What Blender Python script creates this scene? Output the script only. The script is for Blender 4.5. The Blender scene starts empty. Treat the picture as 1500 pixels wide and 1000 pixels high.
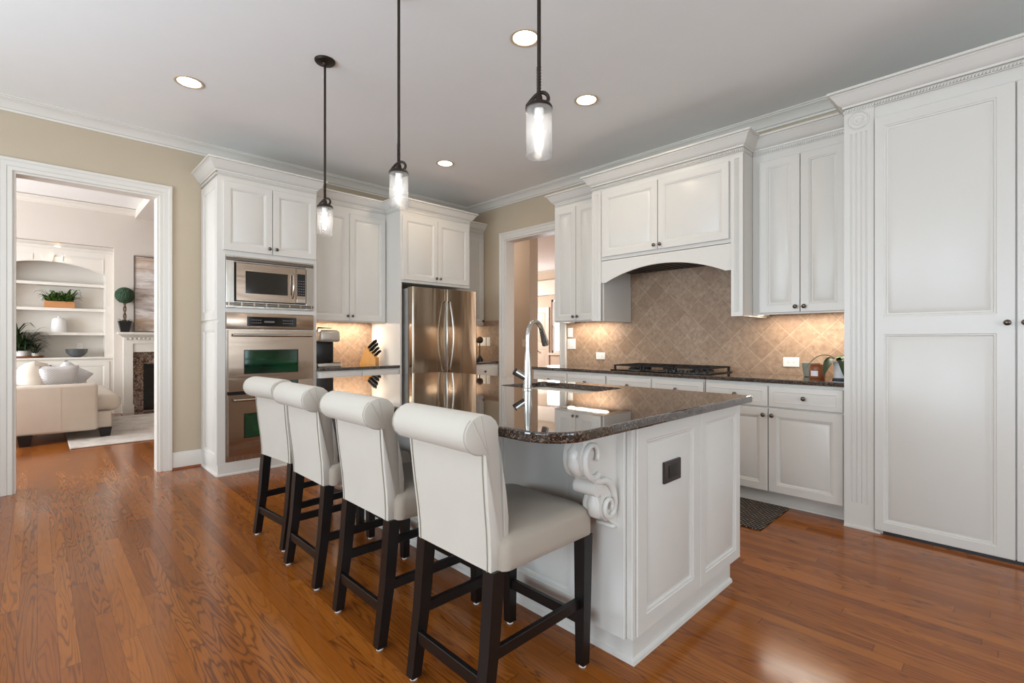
import bpy, bmesh, math, random
from mathutils import Vector, Matrix
PI = math.pi
random.seed(7)
SC = bpy.context.scene
COL = SC.collection

# ------------------------------------------------------------------ camera, sky, daylight, exposure
CAM_Z = 1.185
YAW = math.radians(44.244)
cam_d = bpy.data.cameras.new('camera')
cam_d.sensor_width = 36.0
cam_d.lens = 714.0 / 1500.0 * 36.0
cam_d.shift_y = -1.0 / 1500.0
cam_d.clip_start = 0.02
cam = bpy.data.objects.new('camera', cam_d)
COL.objects.link(cam)
cam.location = (0, 0, CAM_Z)
cam.rotation_euler = (PI / 2, 0, -YAW)
SC.camera = cam

SC.view_settings.view_transform = 'Standard'
SC.view_settings.look = 'None'
SC.view_settings.gamma = 1.0
SC.view_settings.exposure = 0.13

world = bpy.data.worlds.new('sky')
SC.world = world
world.use_nodes = True
wb = world.node_tree.nodes['Background']
wb.inputs['Color'].default_value = (0.80, 0.90, 1.0, 1)
wb.inputs['Strength'].default_value = 1.6

CEIL = 3.05
XL, XR, YB, YF = -2.6, 4.39, -3.6, 5.40        # kitchen inner faces


def area(name, loc, direction, sx, sy, power, color=(1, 1, 1), spread=PI):
    d = bpy.data.lights.new(name, 'AREA')
    d.shape = 'RECTANGLE'; d.size = sx; d.size_y = sy
    d.energy = power; d.color = color; d.spread = spread
    o = bpy.data.objects.new(name, d)
    COL.objects.link(o)
    o.location = loc
    o.rotation_euler = Vector(direction).to_track_quat('-Z', 'Y').to_euler()
    return o


DAY = (0.72, 0.87, 1.0)
# daylight entering by the windows (the openings are built below); the upward tilt is added to brighten the ceilings
area('daylight_breakfast_window', (XL - 0.12, 2.95, 1.55), (1, 0, 1.0), 2.2, 1.9, 116, DAY)
area('daylight_patio_window', (XL - 0.12, 0.2, 1.45), (1, 0, 0.65), 2.4, 2.1, 100, DAY)
area('daylight_rear_window', (0.4, YB - 0.12, 1.55), (0, 1, 0.05), 2.6, 1.9, 66, DAY)
area('daylight_rear_side_window', (3.1, YB - 0.12, 1.55), (0, 1, -0.05), 1.4, 1.9, 22, DAY)
area('daylight_living_window', (-3.88, 7.9, 1.75), (1, 0, 0.45), 2.8, 2.5, 335, (0.86, 0.93, 1.0))
area('daylight_hall_window', (9.92, 8.5, 1.6), (-1, -0.3, 0), 0.5, 1.5, 18, DAY)


# ------------------------------------------------------------------ mesh helpers
class MB:
    def __init__(s):
        s.bm = bmesh.new()

    def face(s, vs):
        try:
            return s.bm.faces.new([s.bm.verts.new(v) for v in vs])
        except ValueError:
            return None

    def box(s, x0, x1, y0, y1, z0, z1, bev=0.0, seg=1):
        t = bmesh.new()
        bmesh.ops.create_cube(t, size=1.0)
        for v in t.verts:
            v.co = Vector(((x0 + x1) / 2 + v.co.x * (x1 - x0), (y0 + y1) / 2 + v.co.y * (y1 - y0), (z0 + z1) / 2 + v.co.z * (z1 - z0)))
        if bev:
            bmesh.ops.bevel(t, geom=list(t.edges), offset=bev, segments=seg, profile=0.5, affect='EDGES')
        s.add(t)
        return s

    def add(s, t, mat=None):
        if mat is not None:
            t.transform(mat)
        m = bpy.data.meshes.new('tmp')
        t.to_mesh(m); t.free()
        s.bm.from_mesh(m)
        bpy.data.meshes.remove(m)

    def rings(s, rings, closed=True, cap0=True, cap1=True):
        R = [[s.bm.verts.new(p) for p in r] for r in rings]
        n = len(R[0])
        for a, b in zip(R, R[1:]):
            for i in range(n if closed else n - 1):
                j = (i + 1) % n
                try:
                    s.bm.faces.new((a[i], a[j], b[j], b[i]))
                except ValueError:
                    pass
        if cap0 and n > 2:
            s.bm.faces.new(list(reversed(R[0])))
        if cap1 and n > 2:
            s.bm.faces.new(R[-1])
        return s

    def tube(s, pts, r, seg=10, flat=1.0):
        pts = [Vector(p) for p in pts]
        rr = r if isinstance(r, (list, tuple)) else [r] * len(pts)
        rings = []
        up = None
        for i, p in enumerate(pts):
            a = pts[max(0, i - 1)]; b = pts[min(len(pts) - 1, i + 1)]
            d = (b - a).normalized()
            if up is None:
                up = d.orthogonal().normalized()
            up = (up - d * up.dot(d)).normalized()
            sd = d.cross(up)
            rings.append([p + up * math.cos(2 * PI * k / seg) * rr[i] + sd * math.sin(2 * PI * k / seg) * rr[i] * flat for k in range(seg)])
        return s.rings(rings)

    def cyl(s, p0, p1, r0, r1=None, seg=20):
        return s.tube([p0, p1], [r0, r0 if r1 is None else r1], seg)

    def lathe(s, prof, c=(0, 0, 0), seg=28, axis='z'):
        rings = []
        for r, h in prof:
            ring = []
            for k in range(seg):
                a = 2 * PI * k / seg
                x, y = max(r, 1e-5) * math.cos(a), max(r, 1e-5) * math.sin(a)
                if axis == 'z':
                    ring.append((c[0] + x, c[1] + y, c[2] + h))
                elif axis == 'y':
                    ring.append((c[0] + x, c[1] + h, c[2] + y))
                else:
                    ring.append((c[0] + h, c[1] + x, c[2] + y))
            rings.append(ring)
        return s.rings(rings)

    def prism(s, poly, a0, a1, axis='y'):
        def f(p, a):
            return {'y': (p[0], a, p[1]), 'x': (a, p[0], p[1]), 'z': (p[0], p[1], a)}[axis]
        return s.rings([[f(p, a0) for p in poly], [f(p, a1) for p in poly]])

    def sweep(s, path, prof, f, closed=False):
        n = len(path)
        P = [Vector((p[0], p[1])) for p in path]
        rings = []
        for i in range(n):
            ds = []
            if closed or i > 0:
                ds.append((P[i] - P[i - 1]).normalized())
            if closed or i < n - 1:
                ds.append((P[(i + 1) % n] - P[i]).normalized())
            ns = [Vector((-d.y, d.x)) for d in ds]
            if len(ns) == 2:
                m = ns[0] + ns[1]
                m = m / max(1e-6, m.dot(ns[0]))
            else:
                m = ns[0]
            rings.append([f(P[i].x + m.x * a, P[i].y + m.y * a, b) for a, b in prof])
        if closed:
            rings.append(rings[0])
            return s.rings(rings, cap0=False, cap1=False)
        return s.rings(rings)

    def build(s, name, mat, parent=None, smooth=35, loc=None, sub=0, flip=False, merge=True):
        if merge:
            bmesh.ops.remove_doubles(s.bm, verts=s.bm.verts, dist=1e-5)
        bmesh.ops.recalc_face_normals(s.bm, faces=s.bm.faces)
        me = bpy.data.meshes.new(name)
        if loc is not None:
            s.bm.transform(Matrix.Translation(-Vector(loc)))
        s.bm.to_mesh(me); s.bm.free()
        mats = mat if isinstance(mat, (list, tuple)) else [mat]
        for m in mats:
            me.materials.append(m)
        if smooth:
            me.polygons.foreach_set('use_smooth', [True] * len(me.polygons))
            me.set_sharp_from_angle(angle=math.radians(smooth))
        o = bpy.data.objects.new(name, me)
        COL.objects.link(o)
        if loc is not None:
            o.location = loc
        if parent is not None:
            o.parent = parent
        if sub:
            md = o.modifiers.new('subdivision', 'SUBSURF')
            md.levels = sub; md.render_levels = sub
        return o


def tag(o, label, cat, group=None):
    o['label'] = label; o['category'] = cat
    if group:
        o['group'] = group
    return o


def empty(name, loc, rz=0.0, label=None, cat=None, group=None):
    o = bpy.data.objects.new(name, None)
    o.empty_display_size = 0.1
    COL.objects.link(o)
    o.location = loc
    o.rotation_euler = (0, 0, rz)
    if label:
        tag(o, label, cat, group)
    return o


def struct(o, label=None):
    o['kind'] = 'structure'
    if label:
        o['label'] = label
    return o


def dup(root, loc, rz, label):
    r = root.copy(); COL.objects.link(r)
    r.location = loc; r.rotation_euler = (0, 0, rz); r['label'] = label
    for ch in list(root.children):
        c = ch.copy(); COL.objects.link(c); c.parent = r
        for g in list(ch.children):
            d = g.copy(); COL.objects.link(d); d.parent = c
    return r


# ------------------------------------------------------------------ materials
def srgb(r, g, b):
    def f(c):
        c /= 255.0
        return c / 12.92 if c <= 0.04045 else ((c + 0.055) / 1.055) ** 2.4
    return (f(r), f(g), f(b), 1.0)


class NT:
    def __init__(s, name):
        s.m = bpy.data.materials.new(name)
        s.m.use_nodes = True
        s.t = s.m.node_tree
        s.b = s.t.nodes['Principled BSDF']
        s.out = s.t.nodes['Material Output']

    def n(s, typ, **kw):
        nd = s.t.nodes.new(typ)
        for k, v in kw.items():
            if k.startswith('i_'):
                key = k[2:].replace('_', ' ')
                nd.inputs[key].default_value = v
            else:
                setattr(nd, k, v)
        return nd

    def l(s, a, b):
        s.t.links.new(a, b)

    def math(s, op, a, b=None, c=None):
        nd = s.t.nodes.new('ShaderNodeMath'); nd.operation = op
        for i, v in enumerate((a, b, c)):
            if v is None:
                continue
            if isinstance(v, (int, float)):
                nd.inputs[i].default_value = v
            else:
                s.l(v, nd.inputs[i])
        return nd.outputs[0]

    def mix(s, fac, a, b, mode='MIX'):
        nd = s.t.nodes.new('ShaderNodeMix'); nd.data_type = 'RGBA'; nd.blend_type = mode
        for sock, v in ((nd.inputs[0], fac), (nd.inputs[6], a), (nd.inputs[7], b)):
            if isinstance(v, (int, float)):
                sock.default_value = v
            elif isinstance(v, tuple):
                sock.default_value = v
            else:
                s.l(v, sock)
        return nd.outputs[2]

    def ramp(s, fac, stops, interp='LINEAR'):
        nd = s.t.nodes.new('ShaderNodeValToRGB')
        cr = nd.color_ramp; cr.interpolation = interp
        while len(cr.elements) < len(stops):
            cr.elements.new(0.5)
        for e, (p, c) in zip(cr.elements, stops):
            e.position = p; e.color = c
        s.l(fac, nd.inputs[0])
        return nd.outputs[0]

    def coord(s, which='Object'):
        return s.t.nodes.new('ShaderNodeTexCoord').outputs[which]

    def mapping(s, vec, scale=(1, 1, 1), rot=(0, 0, 0), loc=(0, 0, 0)):
        nd = s.t.nodes.new('ShaderNodeMapping')
        nd.inputs['Scale'].default_value = scale; nd.inputs['Rotation'].default_value = rot; nd.inputs['Location'].default_value = loc
        s.l(vec, nd.inputs['Vector'])
        return nd.outputs[0]

    def noise(s, vec, scale, detail=4, rough=0.5, dist=0.0):
        nd = s.n('ShaderNodeTexNoise')
        nd.inputs['Scale'].default_value = scale; nd.inputs['Detail'].default_value = detail
        nd.inputs['Roughness'].default_value = rough; nd.inputs['Distortion'].default_value = dist
        if vec is not None:
            s.l(vec, nd.inputs['Vector'])
        return nd.outputs['Fac']

    def bump(s, h, strength=0.2, dist=0.01):
        nd = s.n('ShaderNodeBump')
        nd.inputs['Strength'].default_value = strength; nd.inputs['Distance'].default_value = dist
        s.l(h, nd.inputs['Height']); s.l(nd.outputs[0], s.b.inputs['Normal'])

    def set(s, **kw):
        for k, v in kw.items():
            sock = s.b.inputs[k.replace('_', ' ')]
            if isinstance(v, (int, float, tuple)):
                sock.default_value = v
            else:
                s.l(v, sock)
        return s.m


def plain(name, col, rough=0.5, metal=0.0, noise=0.03, nscale=6, bump=0.0, bscale=200, **kw):
    t = NT(name)
    v = t.coord()
    f = t.noise(v, nscale, 3)
    c2 = tuple(max(0, min(1, x * (1 - noise * 2))) for x in col[:3]) + (1,)
    c3 = tuple(max(0, min(1, x * (1 + noise))) for x in col[:3]) + (1,)
    t.set(Base_Color=t.mix(f, c2, c3), Roughness=rough, Metallic=metal, **kw)
    if bump:
        t.bump(t.noise(v, bscale, 2), bump, 0.002)
    return t.m


def emit(name, col, strength):
    t = NT(name)
    t.set(Base_Color=col, Emission_Color=col, Emission_Strength=strength, Roughness=0.5)
    return t.m


M = {}
M['cab'] = plain('white_cabinet_paint', srgb(217, 212, 204), 0.32, noise=0.01)
M['trim'] = plain('white_trim_paint', srgb(222, 215, 205), 0.35, noise=0.01)
M['ceil'] = plain('ceiling_paint', srgb(246, 245, 242), 0.8, noise=0.01)
M['wall'] = plain('tan_wall_paint', srgb(192, 175, 151), 0.7, noise=0.015, bump=0.05, bscale=350)
M['wall2'] = plain('greige_living_paint', srgb(210, 200, 190), 0.7, noise=0.015)
M['wall3'] = plain('beige_hall_paint', srgb(206, 190, 173), 0.7, noise=0.015)
M['steel'] = None


def floor_mat():
    t = NT('oak_strip_floor')
    v = t.coord('Object')
    sep = t.n('ShaderNodeSeparateXYZ'); t.l(v, sep.inputs[0])
    x, y = sep.outputs[0], sep.outputs[1]
    W = 0.0585; L = 1.25
    xi = t.math('DIVIDE', x, W)
    col = t.math('FLOOR', xi)
    fx = t.math('SUBTRACT', xi, col)
    wn = t.n('ShaderNodeTexWhiteNoise', noise_dimensions='1D'); t.l(col, wn.inputs['W'])
    yi = t.math('ADD', t.math('DIVIDE', y, L), t.math('MULTIPLY', wn.outputs['Value'], 7.3))
    row = t.math('FLOOR', yi)
    fy = t.math('SUBTRACT', yi, row)
    bid = t.math('ADD', t.math('MULTIPLY', col, 17.13), t.math('MULTIPLY', row, 3.71))
    wb_ = t.n('ShaderNodeTexWhiteNoise', noise_dimensions='1D'); t.l(bid, wb_.inputs['W'])
    rnd = wb_.outputs['Value']
    # grain coordinates shifted per board
    cx = t.n('ShaderNodeCombineXYZ')
    t.l(t.math('ADD', x, t.math('MULTIPLY', rnd, 5.0)), cx.inputs[0])
    t.l(t.math('ADD', y, t.math('MULTIPLY', rnd, 31.0)), cx.inputs[1])
    t.l(t.math('MULTIPLY', rnd, 9.0), cx.inputs[2])
    gv = cx.outputs[0]
    fine = t.noise(t.mapping(gv, (260, 9, 1)), 1.0, 5, 0.65)
    ring = t.noise(t.mapping(gv, (14, 1.1, 1)), 1.0, 2, 0.4, 0.3)
    bands = t.math('SINE', t.math('MULTIPLY', ring, 105.0))
    bands = t.math('POWER', t.math('MULTIPLY_ADD', bands, 0.5, 0.5), 4.0)
    rn2 = t.n('ShaderNodeTexWhiteNoise', noise_dimensions='1D'); t.l(t.math('ADD', bid, 0.37), rn2.inputs['W'])
    bands = t.math('MULTIPLY', bands, t.math('MULTIPLY_ADD', rn2.outputs['Value'], 0.9, 0.15))
    pores = t.noise(t.mapping(gv, (420, 22, 1)), 1.0, 3, 0.7)
    big = t.noise(v, 1.3, 2)
    base = t.ramp(rnd, [(0.0, srgb(124, 65, 19)), (0.35, srgb(148, 82, 27)), (0.7, srgb(166, 97, 35)), (1.0, srgb(138, 73, 22))])
    base = t.mix(t.math('MULTIPLY', bands, 0.95), base, srgb(86, 44, 18))
    base = t.mix(t.math('MULTIPLY', t.ramp(fine, [(0.35, (1, 1, 1, 1)), (0.6, (0, 0, 0, 1))]), 0.22), base, srgb(80, 40, 20))
    base = t.mix(t.math('MULTIPLY', t.math('GREATER_THAN', pores, 0.60), 0.16), base, srgb(74, 36, 14))
    base = t.mix(t.math('MULTIPLY', big, 0.25), base, srgb(174, 100, 34))
    ex = t.math('MINIMUM', fx, t.math('SUBTRACT', 1.0, fx))
    ey = t.math('MINIMUM', fy, t.math('SUBTRACT', 1.0, fy))
    seam = t.math('MAXIMUM', t.math('LESS_THAN', ex, 0.016), t.math('LESS_THAN', ey, 0.0013))
    base = t.mix(t.math('MULTIPLY', seam, 0.5), base, srgb(50, 25, 14))
    rg = t.math('MULTIPLY_ADD', t.noise(v, 5, 3), 0.10, 0.11)
    t.set(Base_Color=base, Roughness=rg, Specular_IOR_Level=0.30)
    h = t.math('SUBTRACT', t.math('MULTIPLY', rnd, 0.25), seam)
    t.bump(h, 0.05, 0.0015)
    return t.m


def granite_mat():
    t = NT('brown_granite')
    v = t.coord('Object')
    vo = t.n('ShaderNodeTexVoronoi', feature='F1'); vo.inputs['Scale'].default_value = 190; t.l(v, vo.inputs['Vector'])
    sp = t.n('ShaderNodeSeparateColor'); t.l(vo.outputs['Color'], sp.inputs[0])
    vo2 = t.n('ShaderNodeTexVoronoi', feature='F1'); vo2.inputs['Scale'].default_value = 300; t.l(v, vo2.inputs['Vector'])
    sp2 = t.n('ShaderNodeSeparateColor'); t.l(vo2.outputs['Color'], sp2.inputs[0])
    nz = t.noise(v, 45, 5, 0.7)
    f = t.math('MULTIPLY_ADD', sp.outputs[0], 0.55, t.math('MULTIPLY', nz, 0.45))
    c = t.ramp(f, [(0.22, srgb(24, 19, 17)), (0.42, srgb(52, 39, 32)), (0.6, srgb(84, 65, 52)), (0.75, srgb(116, 98, 84)), (0.86, srgb(92, 86, 84))])
    c = t.mix(t.math('GREATER_THAN', sp2.outputs[1], 0.66), c, srgb(22, 18, 17))
    t.set(Base_Color=c, Roughness=0.03, IOR=1.65, Coat_Weight=0.6, Coat_Roughness=0.02)
    return t.m


def tile_mat():
    t = NT('diagonal_stone_tile')
    v = t.coord('Object')           # panel local: x along wall, z up
    sep = t.n('ShaderNodeSeparateXYZ'); t.l(v, sep.inputs[0])
    D = 0.219
    u = t.math('DIVIDE', t.math('ADD', sep.outputs[0], sep.outputs[2]), D)
    w = t.math('DIVIDE', t.math('SUBTRACT', sep.outputs[0], sep.outputs[2]), D)
    fu = t.math('FLOOR', u); fw = t.math('FLOOR', w)
    du = t.math('SUBTRACT', u, fu); dw = t.math('SUBTRACT', w, fw)
    eu = t.math('MINIMUM', du, t.math('SUBTRACT', 1.0, du)); ew = t.math('MINIMUM', dw, t.math('SUBTRACT', 1.0, dw))
    e = t.math('MINIMUM', eu, ew)
    wob = t.math('MULTIPLY', t.math('SUBTRACT', t.noise(v, 55, 3), 0.5), 0.018)
    e = t.math('ADD', e, wob)
    grout = t.ramp(e, [(0.010, (1, 1, 1, 1)), (0.020, (0, 0, 0, 1))])
    wn = t.n('ShaderNodeTexWhiteNoise', noise_dimensions='2D')
    cb = t.n('ShaderNodeCombineXYZ'); t.l(fu, cb.inputs[0]); t.l(fw, cb.inputs[1]); t.l(cb.outputs[0], wn.inputs['Vector'])
    base = t.ramp(wn.outputs['Value'], [(0, srgb(160, 130, 104)), (0.5, srgb(172, 143, 116)), (1, srgb(182, 154, 128))])
    mott = t.noise(v, 26, 6, 0.65, 0.4)
    base = t.mix(t.ramp(mott, [(0.35, (0, 0, 0, 1)), (0.7, (1, 1, 1, 1))]), base, srgb(140, 112, 90))
    pit = t.noise(v, 150, 3, 0.6)
    base = t.mix(t.math('MULTIPLY', t.math('GREATER_THAN', pit, 0.66), 0.35), base, srgb(210, 186, 160))
    c = t.mix(t.math('MULTIPLY', grout, 0.5), base, srgb(200, 178, 154))
    t.set(Base_Color=c, Roughness=0.55)
    h = t.math('SUBTRACT', t.math('MULTIPLY', mott, 0.3), grout)
    t.bump(h, 0.35, 0.003)
    return t.m


def steel_mat(name='brushed_steel', col=srgb(196, 188, 178), rough=0.26, axis=2, wave=0.10):
    t = NT(name)
    v = t.coord('Object')
    sc = [350, 350, 350]; sc[axis] = 3
    n = t.noise(t.mapping(v, tuple(sc)), 1.0, 3, 0.6)
    t.set(Base_Color=t.mix(n, tuple(c * 0.9 for c in col[:3]) + (1,), col), Metallic=1.0,
          Roughness=t.math('MULTIPLY_ADD', n, 0.10, rough - 0.05))
    wsc = [5.0, 5.0, 5.0]; wsc[axis] = 0.7
    wv = t.noise(t.mapping(v, tuple(wsc)), 1.0, 2, 0.5, 0.6)
    t.bump(t.math('ADD', t.math('MULTIPLY', n, 0.02), wv), wave, 0.05)
    return t.m


def fabric_mat(name, col, scale=900, bump=0.25):
    t = NT(name)
    v = t.coord('Object')
    a = t.n('ShaderNodeTexWave', wave_type='BANDS', bands_direction='Z'); a.inputs['Scale'].default_value = scale / 4; t.l(v, a.inputs['Vector'])
    b = t.n('ShaderNodeTexWave', wave_type='BANDS', bands_direction='Y'); b.inputs['Scale'].default_value = scale / 4; t.l(v, b.inputs['Vector'])
    w = t.math('MULTIPLY', t.math('ADD', a.outputs['Fac'], b.outputs['Fac']), 0.5)
    n = t.noise(v, 9, 4)
    c = t.mix(n, tuple(x * 0.94 for x in col[:3]) + (1,), col)
    c = t.mix(t.math('MULTIPLY', t.noise(v, 260, 3, 0.7), 0.18), c, tuple(x * 0.72 for x in col[:3]) + (1,))
    t.set(Base_Color=c, Roughness=0.9, Sheen_Weight=0.15)
    t.bump(w, bump, 0.001)
    return t.m


def glass_mat(name, rough=0.0, col=(1, 1, 1, 1), seeded=False):
    # thin glass: lets the light straight through, mirrors a little at its surface
    t = NT(name)
    tr = t.n('ShaderNodeBsdfTransparent'); tr.inputs[0].default_value = col
    gl = t.n('ShaderNodeBsdfGlossy'); gl.inputs['Roughness'].default_value = 0.03
    fr = t.n('ShaderNodeLayerWeight'); fr.inputs['Blend'].default_value = 0.25
    fac = t.math('MULTIPLY', fr.outputs['Facing'], 0.55)
    if seeded:
        v = t.coord('Object')
        n = t.noise(v, 95, 3, 0.6)
        vo = t.n('ShaderNodeTexVoronoi'); vo.inputs['Scale'].default_value = 120; t.l(v, vo.inputs['Vector'])
        bb = t.math('LESS_THAN', vo.outputs['Distance'], 0.22)
        h = t.math('ADD', n, t.math('MULTIPLY', bb, 0.5))
        nd = t.n('ShaderNodeBump'); nd.inputs['Strength'].default_value = 0.6; nd.inputs['Distance'].default_value = 0.004
        t.l(h, nd.inputs['Height']); t.l(nd.outputs[0], gl.inputs['Normal']); t.l(nd.outputs[0], fr.inputs['Normal'])
        fac = t.math('ADD', t.math('MULTIPLY', fr.outputs['Facing'], 0.7), t.math('MULTIPLY', bb, 0.25))
    mx = t.n('ShaderNodeMixShader')
    t.l(fac, mx.inputs[0]); t.l(tr.outputs[0], mx.inputs[1]); t.l(gl.outputs[0], mx.inputs[2])
    last = mx.outputs[0]
    if seeded:
        df = t.n('ShaderNodeBsdfTranslucent'); df.inputs[0].default_value = (0.95, 0.97, 1, 1)
        m2 = t.n('ShaderNodeMixShader'); m2.inputs[0].default_value = 0.035
        t.l(last, m2.inputs[1]); t.l(df.outputs[0], m2.inputs[2])
        last = m2.outputs[0]
    t.l(last, t.out.inputs['Surface'])
    return t.m


def wood_mat(name, c0, c1, axis=0, rough=0.4):
    t = NT(name)
    v = t.coord('Object')
    sc = [60, 60, 60]; sc[axis] = 4
    n = t.noise(t.mapping(v, tuple(sc)), 1.0, 4, 0.6, 0.5)
    t.set(Base_Color=t.mix(n, c0, c1), Roughness=rough)
    t.bump(n, 0.1, 0.001)
    return t.m


def marble_mat():
    t = NT('dark_emperador_marble')
    v = t.coord('Object')
    n = t.noise(v, 14, 7, 0.7, 1.2)
    n2 = t.noise(v, 9, 6, 0.65, 2.0)
    vein = t.ramp(t.math('ABSOLUTE', t.math('SUBTRACT', n2, 0.5)), [(0.0, (1, 1, 1, 1)), (0.05, (0, 0, 0, 1))])
    c = t.ramp(n, [(0.3, srgb(48, 30, 24)), (0.48, srgb(92, 64, 52)), (0.62, srgb(150, 120, 104)), (0.75, srgb(76, 50, 40))])
    c = t.mix(t.math('MULTIPLY', vein, 0.65), c, srgb(205, 190, 176))
    t.set(Base_Color=c, Roughness=0.12)
    return t.m


def painting_mat():
    t = NT('abstract_brushed_canvas')
    v = t.coord('Object')
    n = t.noise(t.mapping(v, (2.2, 1, 9)), 1.0, 7, 0.62, 1.3)
    n2 = t.noise(t.mapping(v, (1.2, 1, 3.2), loc=(3, 1, 7)), 1.0, 5, 0.6, 0.8)
    c = t.ramp(n, [(0.25, srgb(128, 116, 112)), (0.42, srgb(176, 164, 158)), (0.52, srgb(206, 196, 190)), (0.62, srgb(226, 220, 216)), (0.75, srgb(160, 146, 138))])
    c = t.mix(t.ramp(n2, [(0.5, (0, 0, 0, 1)), (0.72, (0.8, 0.8, 0.8, 1))]), c, srgb(186, 152, 118))
    t.set(Base_Color=c, Roughness=0.75)
    t.bump(n, 0.2, 0.004)
    return t.m


def rug_mat():
    t = NT('faded_cream_rug')
    v = t.coord('Object')
    n = t.noise(v, 5, 6, 0.7, 0.8)
    n2 = t.noise(v, 60, 3, 0.7)
    c = t.ramp(n, [(0.3, srgb(176, 166, 156)), (0.5, srgb(214, 206, 198)), (0.7, srgb(230, 224, 218))])
    c = t.mix(t.math('MULTIPLY', n2, 0.3), c, srgb(160, 150, 142))
    t.set(Base_Color=c, Roughness=0.95)
    t.bump(n2, 0.4, 0.004)
    return t.m


def mat_weave():
    t = NT('black_tan_basket_weave')
    v = t.coord('Object')
    ck = t.n('ShaderNodeTexBrick'); ck.offset = 0.5
    ck.inputs['Scale'].default_value = 1.0
    ck.inputs['Brick Width'].default_value = 0.036; ck.inputs['Row Height'].default_value = 0.018
    ck.inputs['Mortar Size'].default_value = 0.0055
    ck.inputs['Color1'].default_value = srgb(150, 128, 104); ck.inputs['Color2'].default_value = srgb(104, 92, 80); ck.inputs['Mortar'].default_value = srgb(22, 21, 22)
    t.l(t.mapping(v, rot=(0, 0, 0.12)), ck.inputs['Vector'])
    t.set(Base_Color=ck.outputs['Color'], Roughness=0.9)
    t.bump(ck.outputs['Fac'], -0.5, 0.003)
    return t.m


def oven_glass_mat():
    t = NT('green_tinted_oven_glass')
    v = t.coord('Object')
    n = t.noise(t.mapping(v, (2.5, 1, 7)), 1.0, 3, 0.5, 0.8)
    c = t.ramp(n, [(0.3, srgb(6, 26, 20)), (0.5, srgb(12, 52, 34)), (0.65, srgb(24, 66, 30)), (0.8, srgb(8, 56, 54))])
    t.set(Base_Color=c, Roughness=0.06, Specular_IOR_Level=0.6, Coat_Weight=0.4, Coat_Tint=(0.5, 1, 0.7, 1))
    return t.m


def pillow_mat():
    t = NT('grey_white_stripe_fabric')
    v = t.coord('Object')
    w = t.n('ShaderNodeTexWave', wave_type='BANDS', bands_direction='DIAGONAL'); w.inputs['Scale'].default_value = 22; w.inputs['Distortion'].default_value = 3.0; w.inputs['Detail'].default_value = 3
    t.l(v, w.inputs['Vector'])
    t.set(Base_Color=t.ramp(w.outputs['Fac'], [(0.3, srgb(228, 226, 226)), (0.6, srgb(206, 206, 210))]), Roughness=0.9)
    return t.m


M['floor'] = floor_mat()
M['granite'] = granite_mat()
M['tile'] = tile_mat()
M['steel'] = steel_mat(axis=2)
M['steel_h'] = steel_mat('brushed_steel_horizontal', srgb(184, 163, 144), 0.22, axis=0)  # copper tint stands in for the reflected wood floor
M['fridge'] = steel_mat('fridge_steel_warm_reflection', srgb(160, 143, 124), 0.17, axis=2, wave=0.16)  # brown of the reflected wood and walls put into the steel colour
M['fridge_side'] = plain('grey_fridge_side', srgb(196, 192, 186), 0.35, 0.3)
M['chrome'] = plain('satin_nickel', srgb(190, 186, 180), 0.22, 1.0, noise=0.02)
M['knob'] = plain('aged_pewter', srgb(112, 104, 96), 0.28, 1.0, noise=0.1, nscale=80)
M['bronze'] = plain('oil_rubbed_bronze', srgb(54, 44, 37), 0.42, 0.7, noise=0.1, nscale=60)
M['black'] = plain('black_plastic', srgb(16, 15, 15), 0.3)
M['blackmatte'] = plain('cast_iron_black', srgb(22, 21, 21), 0.5, 0.3, bump=0.2, bscale=300)
M['blackglass'] = plain('black_glass', srgb(20, 20, 20), 0.06)
M['darkglass'] = plain('dark_microwave_glass', srgb(44, 42, 39), 0.08, Specular_IOR_Level=0.6)
M['ovenglass'] = oven_glass_mat()
M['digit'] = plain('pale_keypad_print', srgb(104, 103, 102), 0.5)
M['legwood'] = wood_mat('espresso_stained_wood', srgb(8, 6, 6), srgb(17, 13, 12), 2, 0.36)
M['linen'] = fabric_mat('cream_linen', srgb(203, 194, 181))
M['shadedlinen'] = fabric_mat('shaded_seat_linen', srgb(176, 162, 146))  # same linen as the back, with the seat's shading put into the colour
M['seam'] = plain('seam_thread', srgb(160, 150, 136), 0.9)
M['pleat'] = plain('linen_fold', srgb(184, 175, 162), 0.9)
M['glide'] = plain('white_nylon_glide', srgb(225, 222, 216), 0.5)
M['seeded'] = glass_mat('seeded_glass', seeded=True)
M['clear'] = glass_mat('clear_glass')
M['bulb'] = emit('lit_filament_bulb', (1.0, 0.93, 0.84, 1), 28)
M['can'] = emit('lit_downlight_lens', (1.0, 0.88, 0.70, 1), 14)
M['strip'] = emit('lit_undercabinet_strip', (1.0, 0.88, 0.72, 1), 12)
M['canring'] = plain('white_baffle', srgb(206, 186, 160), 0.5)
M['outlet'] = plain('white_plate_plastic', srgb(238, 234, 226), 0.35)
M['slot'] = plain('dark_slot', srgb(60, 56, 52), 0.5)
M['brownplate'] = plain('brown_outlet_plate', srgb(46, 36, 33), 0.3)
M['leather'] = plain('cream_leather', srgb(217, 205, 191), 0.42, noise=0.03, bump=0.1, bscale=120)
M['sofaleg'] = plain('black_sofa_leg', srgb(24, 20, 20), 0.4)
M['leaf'] = plain('dark_green_leaf', srgb(38, 62, 30), 0.45, noise=0.25, nscale=30)
M['leaf2'] = plain('mid_green_leaf', srgb(70, 100, 40), 0.4, noise=0.25, nscale=30)
M['ball'] = plain('clipped_topiary_green', srgb(40, 72, 44), 0.6, noise=0.35, nscale=60, bump=0.8, bscale=90)
M['bark'] = wood_mat('twisted_bark', srgb(70, 52, 40), srgb(110, 88, 68), 2, 0.8)
M['blackpot'] = plain('black_pot_glaze', srgb(26, 26, 28), 0.4)
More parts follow.
